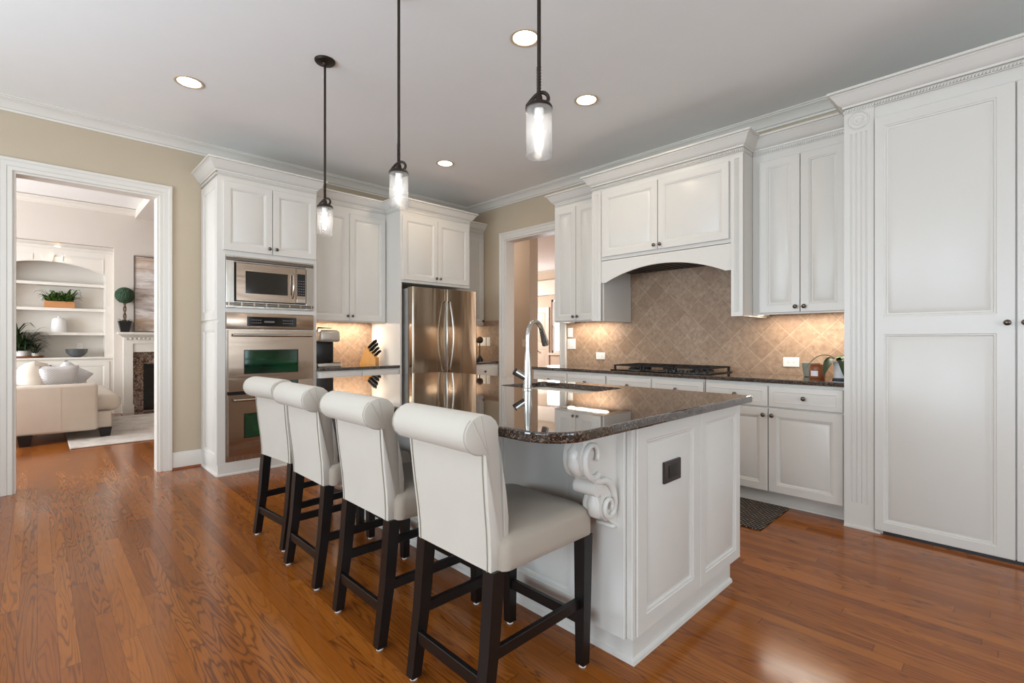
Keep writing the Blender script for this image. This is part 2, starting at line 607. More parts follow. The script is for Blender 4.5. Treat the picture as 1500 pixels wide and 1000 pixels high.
M['boxwood'] = wood_mat('honey_wood_box', srgb(168, 108, 62), srgb(204, 146, 94), 0, 0.5)
M['whitepot'] = plain('matte_white_ceramic', srgb(232, 230, 228), 0.4)
M['greypot'] = plain('grey_stone_pot', srgb(196, 190, 182), 0.6)
M['bowlglass'] = plain('smoked_glass', srgb(88, 92, 94), 0.08, noise=0.1)
M['blockwood'] = wood_mat('beech_knife_block', srgb(206, 140, 62), srgb(226, 168, 88), 2, 0.4)
M['blade'] = plain('knife_steel', srgb(190, 190, 190), 0.2, 1.0)
M['coffeegrey'] = plain('warm_silver_plastic', srgb(196, 186, 174), 0.3, 0.5)
M['amber'] = plain('amber_candle_glass', srgb(146, 82, 48), 0.1, noise=0.05, Coat_Weight=0.5)
M['label'] = plain('white_paper_label', srgb(236, 234, 238), 0.6)
M['ribbed'] = plain('grey_green_ceramic', srgb(140, 146, 134), 0.4)
M['cream'] = plain('cream_glaze', srgb(222, 206, 176), 0.35)
M['marble'] = marble_mat()
M['canvas'] = painting_mat()
M['frame'] = plain('pewter_frame', srgb(120, 112, 106), 0.4, 0.3)
M['rug'] = rug_mat()
M['weave'] = mat_weave()
M['stripe'] = pillow_mat()
M['tray'] = wood_mat('brown_wood_tray', srgb(110, 64, 36), srgb(150, 92, 54), 0, 0.4)
M['brownorn'] = plain('brown_ornament', srgb(84, 56, 38), 0.45, noise=0.2)
M['sinksteel'] = plain('satin_sink_steel', srgb(170, 168, 164), 0.3, 1.0)
M['firebox'] = plain('firebox_black', srgb(20, 19, 20), 0.25)
M['soil'] = plain('potting_soil', srgb(50, 38, 30), 0.9, noise=0.3, nscale=80)
M['vent'] = plain('dark_vent', srgb(58, 54, 52), 0.5)
M['oak_shoe'] = wood_mat('oak_shoe', srgb(120, 58, 32), srgb(150, 82, 48), 0, 0.35)
M['door'] = plain('taupe_door_paint', srgb(206, 194, 180), 0.4)


# ------------------------------------------------------------------ shell
def wall_with_hole(name, axis, f0, f1, a0, a1, z1, holes, mat, label=None):
    """wall slab between faces f0,f1 on `axis`, running a0..a1 on the other axis, with (h0,h1,zb,zt) openings"""
    mb = MB()
    def bx(p0, p1, q0, q1):
        if p1 - p0 < 1e-4 or q1 - q0 < 1e-4:
            return
        if axis == 'y':
            mb.box(p0, p1, f0, f1, q0, q1)
        else:
            mb.box(f0, f1, p0, p1, q0, q1)
    cur = a0
    for h0, h1, zb, zt in sorted(holes):
        bx(cur, h0, 0, z1)
        bx(h0, h1, 0, zb); bx(h0, h1, zt, z1)
        cur = h1
    bx(cur, a1, 0, z1)
    return struct(mb.build(name, mat, smooth=0, merge=False), label)


D1 = (-0.135, 0.790, 0.0, 2.50)        # doorway to the living room in the oven wall
D2 = (3.690, 4.630, 0.0, 2.50)         # doorway to the hall in the range wall
T = 0.14
LIV_Z = 3.36
mb = MB(); mb.box(-4.2, 10.3, -4.2, 11.2, -0.12, 0.0)
struct(mb.build('floor', M['floor'], smooth=0), 'red-brown oak strip floor')
mb = MB(); mb.box(XL - 0.14, XR + 0.14, YB - 0.14, YF + 0.14, CEIL, CEIL + 0.12)
struct(mb.build('ceiling', M['ceil'], smooth=0), 'smooth off-white kitchen ceiling')
wall_with_hole('wall_oven', 'y', YF, YF + T, XL - T, XR, LIV_Z + 0.2, [D1], M['wall'])
wall_with_hole('wall_range', 'x', XR, XR + T, YB - T, YF + T, CEIL, [D2], M['wall'])
W_L = [(-1.0, 1.4, 0.40, 2.50), (1.85, 4.05, 0.60, 2.50)]
W_R = [(-0.9, 1.7, 0.60, 2.50), (2.4, 3.8, 0.60, 2.50)]
wall_with_hole('wall_left', 'x', XL - T, XL, YB - T, YF, CEIL, W_L, M['wall'])
wall_with_hole('wall_rear', 'y', YB - T, YB, XL, XR, CEIL, W_R, M['wall'])


def window_frame(name, axis, face, h0, h1, zb, zt, nx, nz, depth=0.14, mat=None):
    mb = MB()
    def bar(p0, p1, q0, q1, d0, d1):
        if axis == 'x':
            mb.box(face + d0, face + d1, p0, p1, q0, q1)
        else:
            mb.box(p0, p1, face + d0, face + d1, q0, q1)
    for i in range(nx + 1):
        w = 0.05 if i in (0, nx) else 0.022
        c = h0 + (h1 - h0) * i / nx
        c = min(max(c, h0 + w / 2), h1 - w / 2)
        bar(c - w / 2, c + w / 2, zb, zt, -0.03, 0.03)
    for i in range(nz + 1):
        w = 0.06 if i in (0, nz) else 0.022
        c = zb + (zt - zb) * i / nz
        c = min(max(c, zb + w / 2), zt - w / 2)
        bar(h0, h1, c - w / 2, c + w / 2, -0.03, 0.03)
    return struct(mb.build(name, mat or M['trim'], smooth=0, merge=False))


window_frame('window_1', 'x', XL - 0.06, *W_L[0], 3, 3)
window_frame('window_2', 'x', XL - 0.06, *W_L[1], 3, 3)
window_frame('window_3', 'y', YB - 0.06, *W_R[0], 4, 3)
window_frame('window_4', 'y', YB - 0.06, *W_R[1], 2, 3)

CROWN = [(0, 0), (0.010, 0), (0.013, 0.014), (0.024, 0.020), (0.034, 0.040), (0.052, 0.062), (0.070, 0.074), (0.080, 0.078), (0.080, 0.086), (0.090, 0.090), (0.090, 0.098), (0, 0.098)]
mb = MB()
mb.sweep([(XR, YB), (XR, YF), (XL, YF), (XL, YB)], CROWN, lambda p, q, b: (p, q, CEIL - 0.098 + b), closed=True)
struct(mb.build('trim_1', M['trim'], smooth=25), 'white crown moulding around the ceiling')

CASING = [(0, 0), (0, 0.016), (0.006, 0.020), (0.030, 0.017), (0.036, 0.022), (0.066, 0.024), (0.076, 0.030), (0.094, 0.030), (0.098, 0.024), (0.098, 0)]


def casing(name, axis, face, sgn, d, mat=M['trim']):
    h0, h1, zb, zt = d
    mb = MB()
    if axis == 'y':
        f = lambda p, q, b: (p, face + sgn * b, q)
    else:
        f = lambda p, q, b: (face + sgn * b, p, q)
    mb.sweep([(h0, 0), (h0, zt), (h1, zt), (h1, 0)], CASING, f)
    return mb.build(name, mat, smooth=25)


def door_trim(num, axis, f0, f1, d):
    h0, h1, zb, zt = d
    a = casing('trim_%d' % num, axis, f0, -1, d); struct(a)
    b = casing('trim_%d' % (num + 1), axis, f1, 1, d); struct(b)
    mb = MB()
    t = 0.015
    if axis == 'y':
        mb.box(h0, h0 + t, f0 - .004, f1 + .004, 0, zt); mb.box(h1 - t, h1, f0 - .004, f1 + .004, 0, zt); mb.box(h0 + t, h1 - t, f0 - .004, f1 + .004, zt - t, zt)
    else:
        mb.box(f0 - .004, f1 + .004, h0, h0 + t, 0, zt); mb.box(f0 - .004, f1 + .004, h1 - t, h1, 0, zt); mb.box(f0 - .004, f1 + .004, h0 + t, h1 - t, zt - t, zt)
    struct(mb.build('door_%d' % (1 if num == 2 else 2), M['trim'], smooth=0, merge=False), 'white jamb lining of the cased opening')


door_trim(2, 'y', YF, YF + T, D1)
door_trim(4, 'x', XR, XR + T, D2)

BASE = [(0, 0), (0.016, 0), (0.016, 0.125), (0.012, 0.135), (0.008, 0.15), (0, 0.155)]
def baseboard(name, pts, mat=M['trim']):
    mb = MB(); mb.sweep(pts, BASE, lambda p, q, b: (p, q, b))
    o = mb.build(name, mat, smooth=25); return struct(o)
baseboard('baseboard_oven', [(1.128, YF), (D1[1] + 0.098, YF)])
mb = MB(); mb.sweep([(1.128, YF - 0.016), (D1[1] + 0.098, YF - 0.016)], [(0, 0), (0.012, 0), (0.010, 0.010), (0, 0.016)], lambda p, q, b: (p, q, b))
struct(mb.build('baseboard_shoe', M['oak_shoe']), 'oak shoe moulding')
baseboard('baseboard_oven_far', [(D1[0] - 0.098, YF), (XL, YF)])
baseboard('baseboard_left', [(XL, YF), (XL, YB)])
baseboard('baseboard_rear', [(XL, YB), (XR, YB)])

# ---- backsplash tile (structure); local x along the wall
def tile_panel(name, origin, rz, x0, x1, z0, z1):
    mb = MB(); mb.box(x0, x1, -0.008, 0.0, z0, z1)
    o = mb.build(name, M['tile'], smooth=0)
    o.location = origin; o.rotation_euler = (0, 0, rz)
    return struct(o)
# origin placed on a tile crossing measured at Y=1.152, z=1.125 on the range wall
tile_panel('wall_range_backsplash', (XR, 1.152, 1.125), -PI / 2, 1.152 - 3.588, 1.152 - 0.757, 0.914 - 1.125, 1.90 - 1.125)
tile_panel('wall_oven_backsplash', (2.20, YF, 1.125), 0, 1.99 - 2.20, 2.89 - 2.20, 0.914 - 1.125, 1.40 - 1.125)
tile_panel('wall_corner_backsplash', (XR, 5.0, 1.125), -PI / 2, 5.0 - 5.39, 5.0 - 4.735, 0.914 - 1.125, 1.40 - 1.125)
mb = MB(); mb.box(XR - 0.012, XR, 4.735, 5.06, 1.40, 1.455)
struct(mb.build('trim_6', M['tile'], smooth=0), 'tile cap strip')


# ------------------------------------------------------------------ cabinet parts (local: x right, y into the wall, z up, face at y=0)
PANEL = [(0.0, 0.0), (0.003, 0.003), (0.010, 0.004), (0.014, 0.010), (0.022, 0.011), (0.026, 0.009), (0.050, 0.002)]
FLAT = [(0.0, 0.0), (0.004, 0.004)]


def door_mesh(mb, x0, x1, z0, z1, y=0.0, t=0.02, stile=0.055, panels=None, prof=PANEL, ease=0.003):
    def rect(a0, a1, c0, c1, yy):
        return [(a0, yy, c0), (a1, yy, c0), (a1, yy, c1), (a0, yy, c1)]
    mb.rings([rect(x0, x1, z0, z1, y + t), rect(x0, x1, z0, z1, y + ease), rect(x0 + ease, x1 - ease, z0 + ease, z1 - ease, y)], cap1=False)
    ex0, ex1, ez0, ez1 = x0 + ease, x1 - ease, z0 + ease, z1 - ease
    if panels is None:
        panels = [(x0 + stile, x1 - stile, z0 + stile, z1 - stile)]
    if not panels:
        mb.face(rect(ex0, ex1, ez0, ez1, y)); return
    cuts = [ez0] + [(a[3] + b[2]) / 2 for a, b in zip(panels, panels[1:])] + [ez1]
    for i, (a0, a1, c0, c1) in enumerate(panels):
        R = [rect(ex0, ex1, cuts[i], cuts[i + 1], y)]
        for ins, dp in prof:
            R.append(rect(a0 + ins, a1 - ins, c0 + ins, c1 - ins, y + dp))
        mb.rings(R, cap0=False, cap1=True)


_knob_mesh = None
def knob(parent, x, z, y=-0.02):
    global _knob_mesh
    if _knob_mesh is None:
        mb = MB()
        mb.lathe([(0.0065, 0.0), (0.0055, -0.010), (0.008, -0.014), (0.0145, -0.018), (0.0155, -0.022), (0.012, -0.027), (0.005, -0.030), (0.0, -0.0305)], (0, 0, 0), 20, 'y')
        o = mb.build('knob', M['knob'], parent)
        _knob_mesh = o.data
    else:
        o = bpy.data.objects.new('knob', _knob_mesh); COL.objects.link(o); o.parent = parent
    o.location = (x, y, z)
    return o


def door(parent, x0, x1, z0, z1, kx=None, kz=None, stile=0.055, panels=None, name='door', prof=PANEL, t=0.02):
    mb = MB()
    door_mesh(mb, x0, x1, z0, z1, -t, t, stile, panels, prof)
    o = mb.build(name, M['cab'], parent, smooth=25)
    if kx is not None:
        knob(o, kx, kz, -t)
    return o


CABCROWN = [(0, 0), (0.008, 0), (0.010, 0.012), (0.022, 0.018), (0.036, 0.034), (0.050, 0.058), (0.062, 0.074), (0.066, 0.076), (0.066, 0.082), (0.080, 0.086), (0.080, 0.100), (0, 0.100)]


def crown(parent, x0, x1, depth, z0=2.670, left=True, right=True, proj=1.0, yoff=0.0, ldepth=None, rdepth=None, beads=True):
    path = []
    if right:
        path.append((x1, depth if rdepth is None else rdepth))
    path += [(x1, yoff), (x0, yoff)]
    if left:
        path.append((x0, depth if ldepth is None else ldepth))
    mb = MB()
    mb.sweep(path, [(a * proj, b) for a, b in CABCROWN], lambda p, q, b: (p, q, z0 + b))
    o = mb.build('crown_molding', M['cab'], parent, smooth=25)
    if beads:
        rb = MB()
        rb.sweep(path, [(0, 0), (0.006, 0), (0.006, 0.004), (0, 0.004)], lambda p, q, b: (p, q, z0 - 0.034 + b))
        n = int((x1 - x0) / 0.0145)
        for i in range(n):
            c = x0 + (x1 - x0) * (i + 0.5) / n
            rb.prism([(c - 0.006, z0 - 0.027), (c + 0.001, z0 - 0.027), (c + 0.006, z0 - 0.012), (c - 0.001, z0 - 0.012)], yoff - 0.007, yoff + 0.001, 'y')
        if left:
            n = int(((depth if ldepth is None else ldepth) - yoff) / 0.0145)
            for i in range(n):
                c = yoff + (i + 0.5) * 0.0145
                rb.prism([(c - 0.006, z0 - 0.027), (c + 0.001, z0 - 0.027), (c + 0.006, z0 - 0.012), (c - 0.001, z0 - 0.012)], x0 - 0.007, x0 + 0.001, 'x')
        rb.build('rope_bead', M['cab'], parent, smooth=0, merge=False)
    return o


def pilaster(parent, x0, x1, z0, z1, y=0.0, flutes=4, plinth=0.10, head=0.06, thick=0.018, rosette=False):
    mb = MB()
    w = x1 - x0
    fw = 0.011
    gap = (w - 0.05) / flutes
    prof = [(x0, y + 0.004), (x0, y - thick)]
    for i in range(flutes):
        c = x0 + 0.025 + gap * (i + 0.5)
        for k in range(7):
            a = PI * k / 6
            prof.append((c - math.cos(a) * fw / 2, y - thick + math.sin(a) * 0.005))
    prof += [(x1, y - thick), (x1, y + 0.004)]
    mb.prism(prof, z0 + plinth, z1 - head, 'z')
    mb.box(x0, x1, y - thick, y + 0.004, z0, z0 + plinth)
    mb.box(x0, x1, y - thick, y + 0.004, z1 - head, z1)
    o = mb.build('pilaster', M['cab'], parent, smooth=30, merge=False)
    if rosette:
        r = MB()
        cz = z1 - head / 2
        R = w * 0.36
        r.lathe([(R * 0.97, 0.002), (R, -0.004), (R * 0.92, -0.007), (R * 0.82, -0.002), (R * 0.6, -0.002), (R * 0.52, -0.006), (R * 0.42, -0.002), (R * 0.26, -0.002), (R * 0.18, -0.007), (0, -0.008)], ((x0 + x1) / 2, y - thick, cz), 32, 'y')
        r.build('rosette', M['cab'], o, smooth=40)
    return o


def W1(x, y, label, name='upper_cabinet', cat='cabinet', group=None):
    return empty(name, (x, y, 0), 0, label, cat, group)


def W2(x, y, label, name='upper_cabinet', cat='cabinet', group=None):
    return empty(name, (x, y, 0), -PI / 2, label, cat, group)


BACK1 = YF - 0.003
BACK2 = XR - 0.003

# ---- oven tower (oven wall)
TX, TY, TW = 1.130, 4.834, 0.860
TD = BACK1 - TY
t = W1(TX, TY, 'tall white cabinet tower with two upper doors around the built-in ovens', 'oven_cabinet')
mb = MB()
ov_x0, ov_x1 = 0.056, 0.826          # niche of the ovens
mb.box(0, ov_x0, 0, TD, 0.10, 2.67); mb.box(ov_x1, TW, 0, TD, 0.10, 2.67)
mb.box(ov_x0, ov_x1, 0, TD, 1.945, 2.67); mb.box(ov_x0, ov_x1, 0, TD, 1.440, 1.478); mb.box(ov_x0, ov_x1, 0, TD, 0.10, 0.112)
mb.box(ov_x0, ov_x1, 0.57 * TD / 0.566 - 0.02, TD, 0.112, 1.945)
mb.build('body', M['cab'], t, smooth=0, merge=False)
mb = MB(); mb.box(-0.004, TW, -0.006, TD, 0, 0.10); mb.sweep([(TW, -0.006), (-0.004, -0.006), (-0.004, TD)], [(0, 0), (0.014, 0), (0.012, 0.012), (0, 0.018)], lambda p, q, b: (p, q, b))
mb.build('plinth', M['cab'], t, smooth=0, merge=False)
door(t, 0.036, 0.441, 1.985, 2.590, 0.441 - 0.028, 2.035)
door(t, 0.447, 0.852, 1.985, 2.590, 0.447 + 0.028, 2.035)
# framed side panels
mb = MB()
for z0, z1 in ((1.37, 2.62), (0.10, 1.35)):
    tmp = MB(); door_mesh(tmp, 0, TD - 0.004, z0, z1, 0, 0.012, 0.07)
    tmp.bm.transform(Matrix.Translation((-0.012, TD - 0.004, 0)) @ Matrix.Rotation(-PI / 2, 4, 'Z'))
    m_ = bpy.data.meshes.new('x'); tmp.bm.to_mesh(m_); tmp.bm.free(); mb.bm.from_mesh(m_); bpy.data.meshes.remove(m_)
mb.build('side_panel', M['cab'], t, smooth=25, merge=False)
crown(t, -0.012, TW, TD, rdepth=0.225)

# ---- double oven
o_ = W1(TX + ov_x0 + 0.002, TY, 'stainless steel double wall oven with two green-tinted windows', 'double_oven', 'oven')
OW = ov_x1 - ov_x0 - 0.004
mb = MB(); mb.box(0, OW, -0.004, 0.50, 0.114, 1.438); mb.build('body', M['steel'], o_, smooth=0)
mb = MB(); mb.box(0.0, OW, -0.022, -0.004, 1.290, 1.436, 0.004, 2); cp = mb.build('control_panel', M['steel_h'], o_)
mb = MB(); mb.box(0.165, 0.600, -0.025, -0.021, 1.318, 1.404, 0.001); dsp = mb.build('display', M['blackglass'], cp)
mb = MB()
for i in range(2):
    for k in range(5):
        mb.box(0.20 + k * 0.018, 0.213 + k * 0.018, -0.0262, -0.0248, 1.345 + i * 0.026, 1.352 + i * 0.026)
        mb.box(0.475 + k * 0.020, 0.488 + k * 0.020, -0.0262, -0.0248, 1.345 + i * 0.026, 1.352 + i * 0.026)
mb.build('keypad_print', M['digit'], dsp, smooth=0, merge=False)
mb = MB(); mb.box(0.31, 0.40, -0.0262, -0.0248, 1.352, 1.368)
mb.build('clock_digits', M['digit'], dsp, smooth=0, merge=False)


def oven_door(z0, z1, w0, w1):
    mb = MB()
    x0, x1 = 0.012, OW - 0.012
    a0, a1 = 0.140, 0.602
    for b in ((x0, a0, z0, z1), (a1, x1, z0, z1), (a0, a1, z0, w0), (a0, a1, w1, z1)):
        mb.box(b[0], b[1], -0.046, -0.006, b[2], b[3])
    d = mb.build('oven_door', M['steel_h'], o_, smooth=0, merge=True)
    g = MB(); g.box(a0, a1, -0.042, -0.02, w0, w1); g.build('window', M['ovenglass'], d, smooth=0)
    g = MB(); g.sweep([(a0, w0), (a0, w1), (a1, w1), (a1, w0)], [(0, 0), (0.006, 0), (0.006, 0.003), (0, 0.003)], lambda p, q, b: (p, -0.046 - b, q), closed=True)
    g.build('window_trim', M['black'], d, smooth=0)
    h = MB()
    hz = z1 - 0.045
    h.tube([(x0 + 0.03, -0.078, hz), (x1 - 0.03, -0.078, hz)], 0.0125, 14)
    for xx in (x0 + 0.05, x1 - 0.05):
        h.tube([(xx, -0.046, hz), (xx, -0.078, hz)], 0.009, 10)
    h.build('handle', M['chrome'], d)


oven_door(0.735, 1.280, 0.893, 1.098)
oven_door(0.165, 0.705, 0.322, 0.530)
mb = MB(); mb.box(0.01, OW - 0.01, -0.012, -0.003, 0.705, 0.735); mb.build('vent_gap', M['black'], o_, smooth=0)

# ---- built-in microwave
m_ = W1(TX + ov_x0 + 0.002, TY, 'built-in stainless steel microwave with louvred trim frame above the ovens', 'microwave', 'microwave')
mb = MB()
z0m, z1m = 1.480, 1.943
mb.box(0, 0.064, -0.014, 0.002, z0m, z1m, 0.002); mb.box(OW - 0.070, OW, -0.014, 0.002, z0m, z1m, 0.002)
mb.box(0.064, OW - 0.070, -0.014, 0.002, 1.888, 1.896); mb.box(0.064, OW - 0.070, -0.014, 0.002, 1.930, z1m)
mb.box(0.064, OW - 0.070, -0.014, 0.002, 1.528, 1.536); mb.box(0.064, OW - 0.070, -0.014, 0.002, z0m, 1.498)
mb.build('trim_frame', M['steel'], m_, smooth=0, merge=False)
mb = MB(); mb.box(0.0, OW, -0.0165, -0.0145, 1.899, 1.928); mb.box(0.0, OW, -0.0165, -0.0145, 1.501, 1.526)
mb.build('vent_slot', M['vent'], m_, smooth=0, merge=False)
mb = MB()
for zz in (1.907, 1.918):
    mb.box(0.004, OW - 0.004, -0.020, -0.016, zz, zz + 0.004)
mb.build('louvre', M['steel_h'], m_, smooth=0, merge=False)
mb = MB()
for k in range(8):
    xx = 0.02 + k * (OW - 0.04) / 7
    mb.box(xx - 0.006, xx + 0.006, -0.020, -0.016, 1.501, 1.526)
for zz in (1.507, 1.516):
    mb.box(0.004, OW - 0.004, -0.019, -0.016, zz, zz + 0.003)
mb.build('louvre', M['steel_h'], m_, smooth=0, merge=False)
mb = MB(); mb.box(0.070, OW - 0.076, 0.0, 0.40, 1.540, 1.884); mb.build('body', M['black'], m_, smooth=0)
mb = MB()
dx0, dx1 = 0.076, 0.590
for b in ((dx0, 0.150, 1.545, 1.880), (0.515, dx1, 1.545, 1.880), (0.150, 0.515, 1.545, 1.612), (0.150, 0.515, 1.812, 1.880)):
    mb.box(b[0], b[1], -0.036, 0, b[2], b[3])
md = mb.build('door', M['steel_h'], m_, smooth=0)
mb = MB(); mb.box(0.150, 0.515, -0.031, -0.01, 1.612, 1.812); mb.build('window', M['darkglass'], md, smooth=0)
mb = MB(); mb.tube([(0.558, -0.036, 1.59), (0.558, -0.064, 1.62), (0.558, -0.072, 1.71), (0.558, -0.064, 1.80), (0.558, -0.036, 1.83)], 0.009, 12); mb.build('handle', M['chrome'], md)
mb = MB(); mb.box(0.594, OW - 0.080, -0.034, 0, 1.545, 1.880, 0.002); kp = mb.build('control_panel', M['steel_h'], m_)
mb = MB(); mb.box(0.604, 0.678, -0.037, -0.033, 1.615, 1.826); kd = mb.build('keypad', M['blackglass'], kp, smooth=0)
mb = MB()
for r in range(6):
    for c in range(3):
        mb.box(0.612 + c * 0.022, 0.626 + c * 0.022, -0.0382, -0.0368, 1.630 + r * 0.025, 1.637 + r * 0.025)
mb.build('keypad_print', M['digit'], kd, smooth=0, merge=False)
mb = MB(); mb.box(0.600, 0.680, -0.037, -0.033, 1.555, 1.585, 0.001); mb.build('push_button', M['steel'], kp)


def wall_cab(t, W, D, z0, z1, splits, knob_z, crown_kw=None, rail=0.0, zdoor=None, inset=0.012):
    mb = MB(); mb.box(0, W, 0, D, z0 + 0.030, 2.67)
    mb.box(0, W, 0, 0.022, z0, z0 + 0.030); mb.box(0, 0.02, 0.022, D - 0.009, z0, z0 + 0.030); mb.box(W - 0.02, W, 0.022, D - 0.009, z0, z0 + 0.030)
    mb.build('body', M['cab'], t, smooth=0, merge=False)
    n = len(splits) - 1
    for i in range(n):
        a, b = splits[i] + (inset if i == 0 else 0.0025), splits[i + 1] - (inset if i == n - 1 else 0.0025)
        kx = (b - 0.026) if i % 2 == 0 else (a + 0.026)
        door(t, a, b, z0 + 0.012, zdoor or z1, kx, knob_z)
    if crown_kw is not None:
        crown(t, 0, W, D, **crown_kw)


# ---- upper cabinet between tower and fridge
t = W1(1.992, 5.062, 'white two-door wall cabinet between the oven tower and the refrigerator')
wall_cab(t, 0.896, BACK1 - 5.062, 1.390, 2.575, [0.0, 0.448, 0.896], 1.455, dict(left=False, right=False))

# ---- base cabinet + counter there
def base_cab(t, W, D, pairs, drawers=True, top=0.882, toe=0.07, side_gap=0.008):
    mb = MB(); mb.box(0, W, 0, D, 0.10, top); mb.build('body', M['cab'], t, smooth=0)
    mb = MB(); mb.box(0, W, toe, toe + 0.02, 0, 0.10); mb.sweep([(W, toe), (0, toe)], [(0, 0), (0.012, 0), (0.010, 0.012), (0, 0.016)], lambda p, q, b: (p, q, b)); mb.build('toe_kick', M['cab'], t, smooth=0, merge=False)
    for i in range(pairs):
        a0 = W * i / pairs; a1 = W * (i + 1) / pairs
        x0 = a0 + (side_gap if i == 0 else 0.003); x1 = a1 - (side_gap if i == pairs - 1 else 0.003)
        if i % 2 == 0: kx = x1 - 0.026
        else: kx = x0 + 0.026
        door(t, x0, x1, 0.110, 0.702, kx, 0.655)
        mb = MB(); door_mesh(mb, x0, x1, 0.715, 0.862, -0.02, 0.02, 0.03, prof=[(0, 0), (0.006, -0.002), (0.010, 0.0)])
        d = mb.build('drawer', M['cab'], t, smooth=25)
        knob(d, (x0 + x1) / 2, 0.790, -0.02)


def slab(name, label, poly, z0, z1, bev=0.006, hole=None, mat=None):
    """stone slab from a plan polygon (world xy), optional rectangular hole"""
    bm = bmesh.new()
    outer = [bm.verts.new((p[0], p[1], z1)) for p in poly]
    oe = [bm.edges.new((outer[i], outer[(i + 1) % len(outer)])) for i in range(len(outer))]
    if hole:
        hv = [bm.verts.new((p[0], p[1], z1)) for p in hole]
        oe += [bm.edges.new((hv[i], hv[(i + 1) % len(hv)])) for i in range(len(hv))]
    bmesh.ops.triangle_fill(bm, use_beauty=True, edges=oe)
    top = list(bm.faces)
    bmesh.ops.recalc_face_normals(bm, faces=top)
    r = bmesh.ops.extrude_face_region(bm, geom=top)
    for v in [g for g in r['geom'] if isinstance(g, bmesh.types.BMVert)]:
        v.co.z = z0
    bmesh.ops.recalc_face_normals(bm, faces=bm.faces)
    edges = [e for e in bm.edges if len(e.link_faces) == 2 and e.calc_face_angle(0) > 1.0 and (abs(e.verts[0].co.z - e.verts[1].co.z) < 1e-5)]
    bmesh.ops.bevel(bm, geom=edges, offset=bev, segments=3, profile=0.5, affect='EDGES')
    mb = MB(); mb.bm.free(); mb.bm = bm
    o = mb.build(name, mat or M['granite'], smooth=0)
    tag(o, label, 'countertop')
    return o


t = W1(1.992, 4.775, 'white base cabinet with two drawers under the coffee maker counter', 'base_cabinet')
base_cab(t, 0.896, BACK1 - 4.775, 2)
slab('countertop', 'short brown granite countertop under the coffee maker and knife block', [(1.992, 4.750), (2.888, 4.750), (2.888, 5.390), (1.992, 5.390)], 0.884, 0.914)

# ---- fridge enclosure
t = W1(2.890, 4.75, 'white two-door cabinet and side panel enclosing the refrigerator', 'fridge_cabinet')
FW, FD = 0.995, BACK1 - 4.75
mb = MB(); mb.box(0.020, FW, 0.02, FD, 1.845, 2.67); mb.box(0.020, FW, 0, 0.02, 1.840, 2.67); mb.build('body', M['cab'], t, smooth=0, merge=False)
mb = MB(); mb.box(0, 0.020, 0, FD, 0.0, 2.67); mb.build('side_panel', M['cab'], t, smooth=0)
door(t, 0.024, 0.495, 1.870, 2.590, 0.495 - 0.026, 1.915)
door(t, 0.500, 0.972, 1.870, 2.590, 0.500 + 0.026, 1.915)
crown(t, 0, FW, FD, ldepth=0.31, rdepth=FD)

# ---- refrigerator
f = W1(2.955, 4.600, 'stainless steel french-door refrigerator with bowed vertical handles', 'refrigerator', 'refrigerator')
FRW = 0.925
mb = MB(); mb.box(0.012, FRW - 0.012, 0.105, 0.77, 0.03, 1.775, 0.004); mb.box(0.012, FRW - 0.012, 0.12, 0.70, 0.0, 0.03); mb.build('body', M['fridge_side'], f, merge=False)
mb = MB(); mb.box(0.02, FRW - 0.02, 0.092, 0.106, 0.04, 1.765); mb.build('gasket', M['black'], f, smooth=0)
def fridge_door(x0, x1, z0, z1, hx):
    mb = MB()
    prof = []
    r = 0.022
    for k in range(6):
        a = PI / 2 * k / 5; prof.append((x0 + r - r * math.cos(a), r - r * math.sin(a)))
    for k in range(6):
        a = PI / 2 * k / 5; prof.append((x1 - r + r * math.sin(a), r - r * math.cos(a)))
    prof += [(x1, 0.092), (x0, 0.092)]
    mb.prism(prof, z0, z1, 'z')
    d = mb.build('door', M['fridge'], f, smooth=40)
    return d
dl = fridge_door(0.0, FRW / 2 - 0.003, 0.745, 1.785, 0)
dr = fridge_door(FRW / 2 + 0.003, FRW, 0.745, 1.785, 0)
dz = fridge_door(0.0, FRW, 0.06, 0.735, 0); dz.name = 'freezer_drawer'
for d, hx, sg in ((dl, FRW / 2 - 0.028, -1), (dr, FRW / 2 + 0.028, 1)):
    mb = MB()
    pts = [(hx, 0.0, 0.835)] + [(hx + sg * 0.018 * math.sin(PI * k / 14), -0.028 - 0.045 * math.sin(PI * k / 14), 0.835 + 0.80 * k / 14) for k in range(15)] + [(hx, 0.0, 1.635)]
    mb.tube(pts, 0.0115, 12); mb.build('handle', M['chrome'], d)
mb = MB(); mb.tube([(0.10, 0, 0.66), (0.12, -0.05, 0.66), (FRW - 0.12, -0.05, 0.66), (FRW - 0.10, 0, 0.66)], 0.0115, 12); mb.build('handle', M['chrome'], dz)

# ---- corner cabinets right of the fridge
t = W1(3.889, 5.062, 'narrow white wall cabinet in the far corner right of the refrigerator')
wall_cab(t, 0.498, BACK1 - 5.062, 1.390, 2.575, [0.0, 0.498], 1.455, dict(left=False, right=False))
t = W1(3.889, 4.775, 'white corner base cabinet with drawer right of the refrigerator', 'base_cabinet')
base_cab(t, 0.498, BACK1 - 4.775, 1)
slab('countertop', 'small brown granite countertop in the corner beside the refrigerator', [(3.889, 4.750), (4.380, 4.750), (4.380, 5.390), (3.889, 5.390)], 0.884, 0.914)

# ---- range wall: local x = -(Y), origin at left end (large Y)
def W2at(X, Yleft, label, name='upper_cabinet', cat='cabinet', group=None):
    return W2(X, Yleft, label, name, cat, group)

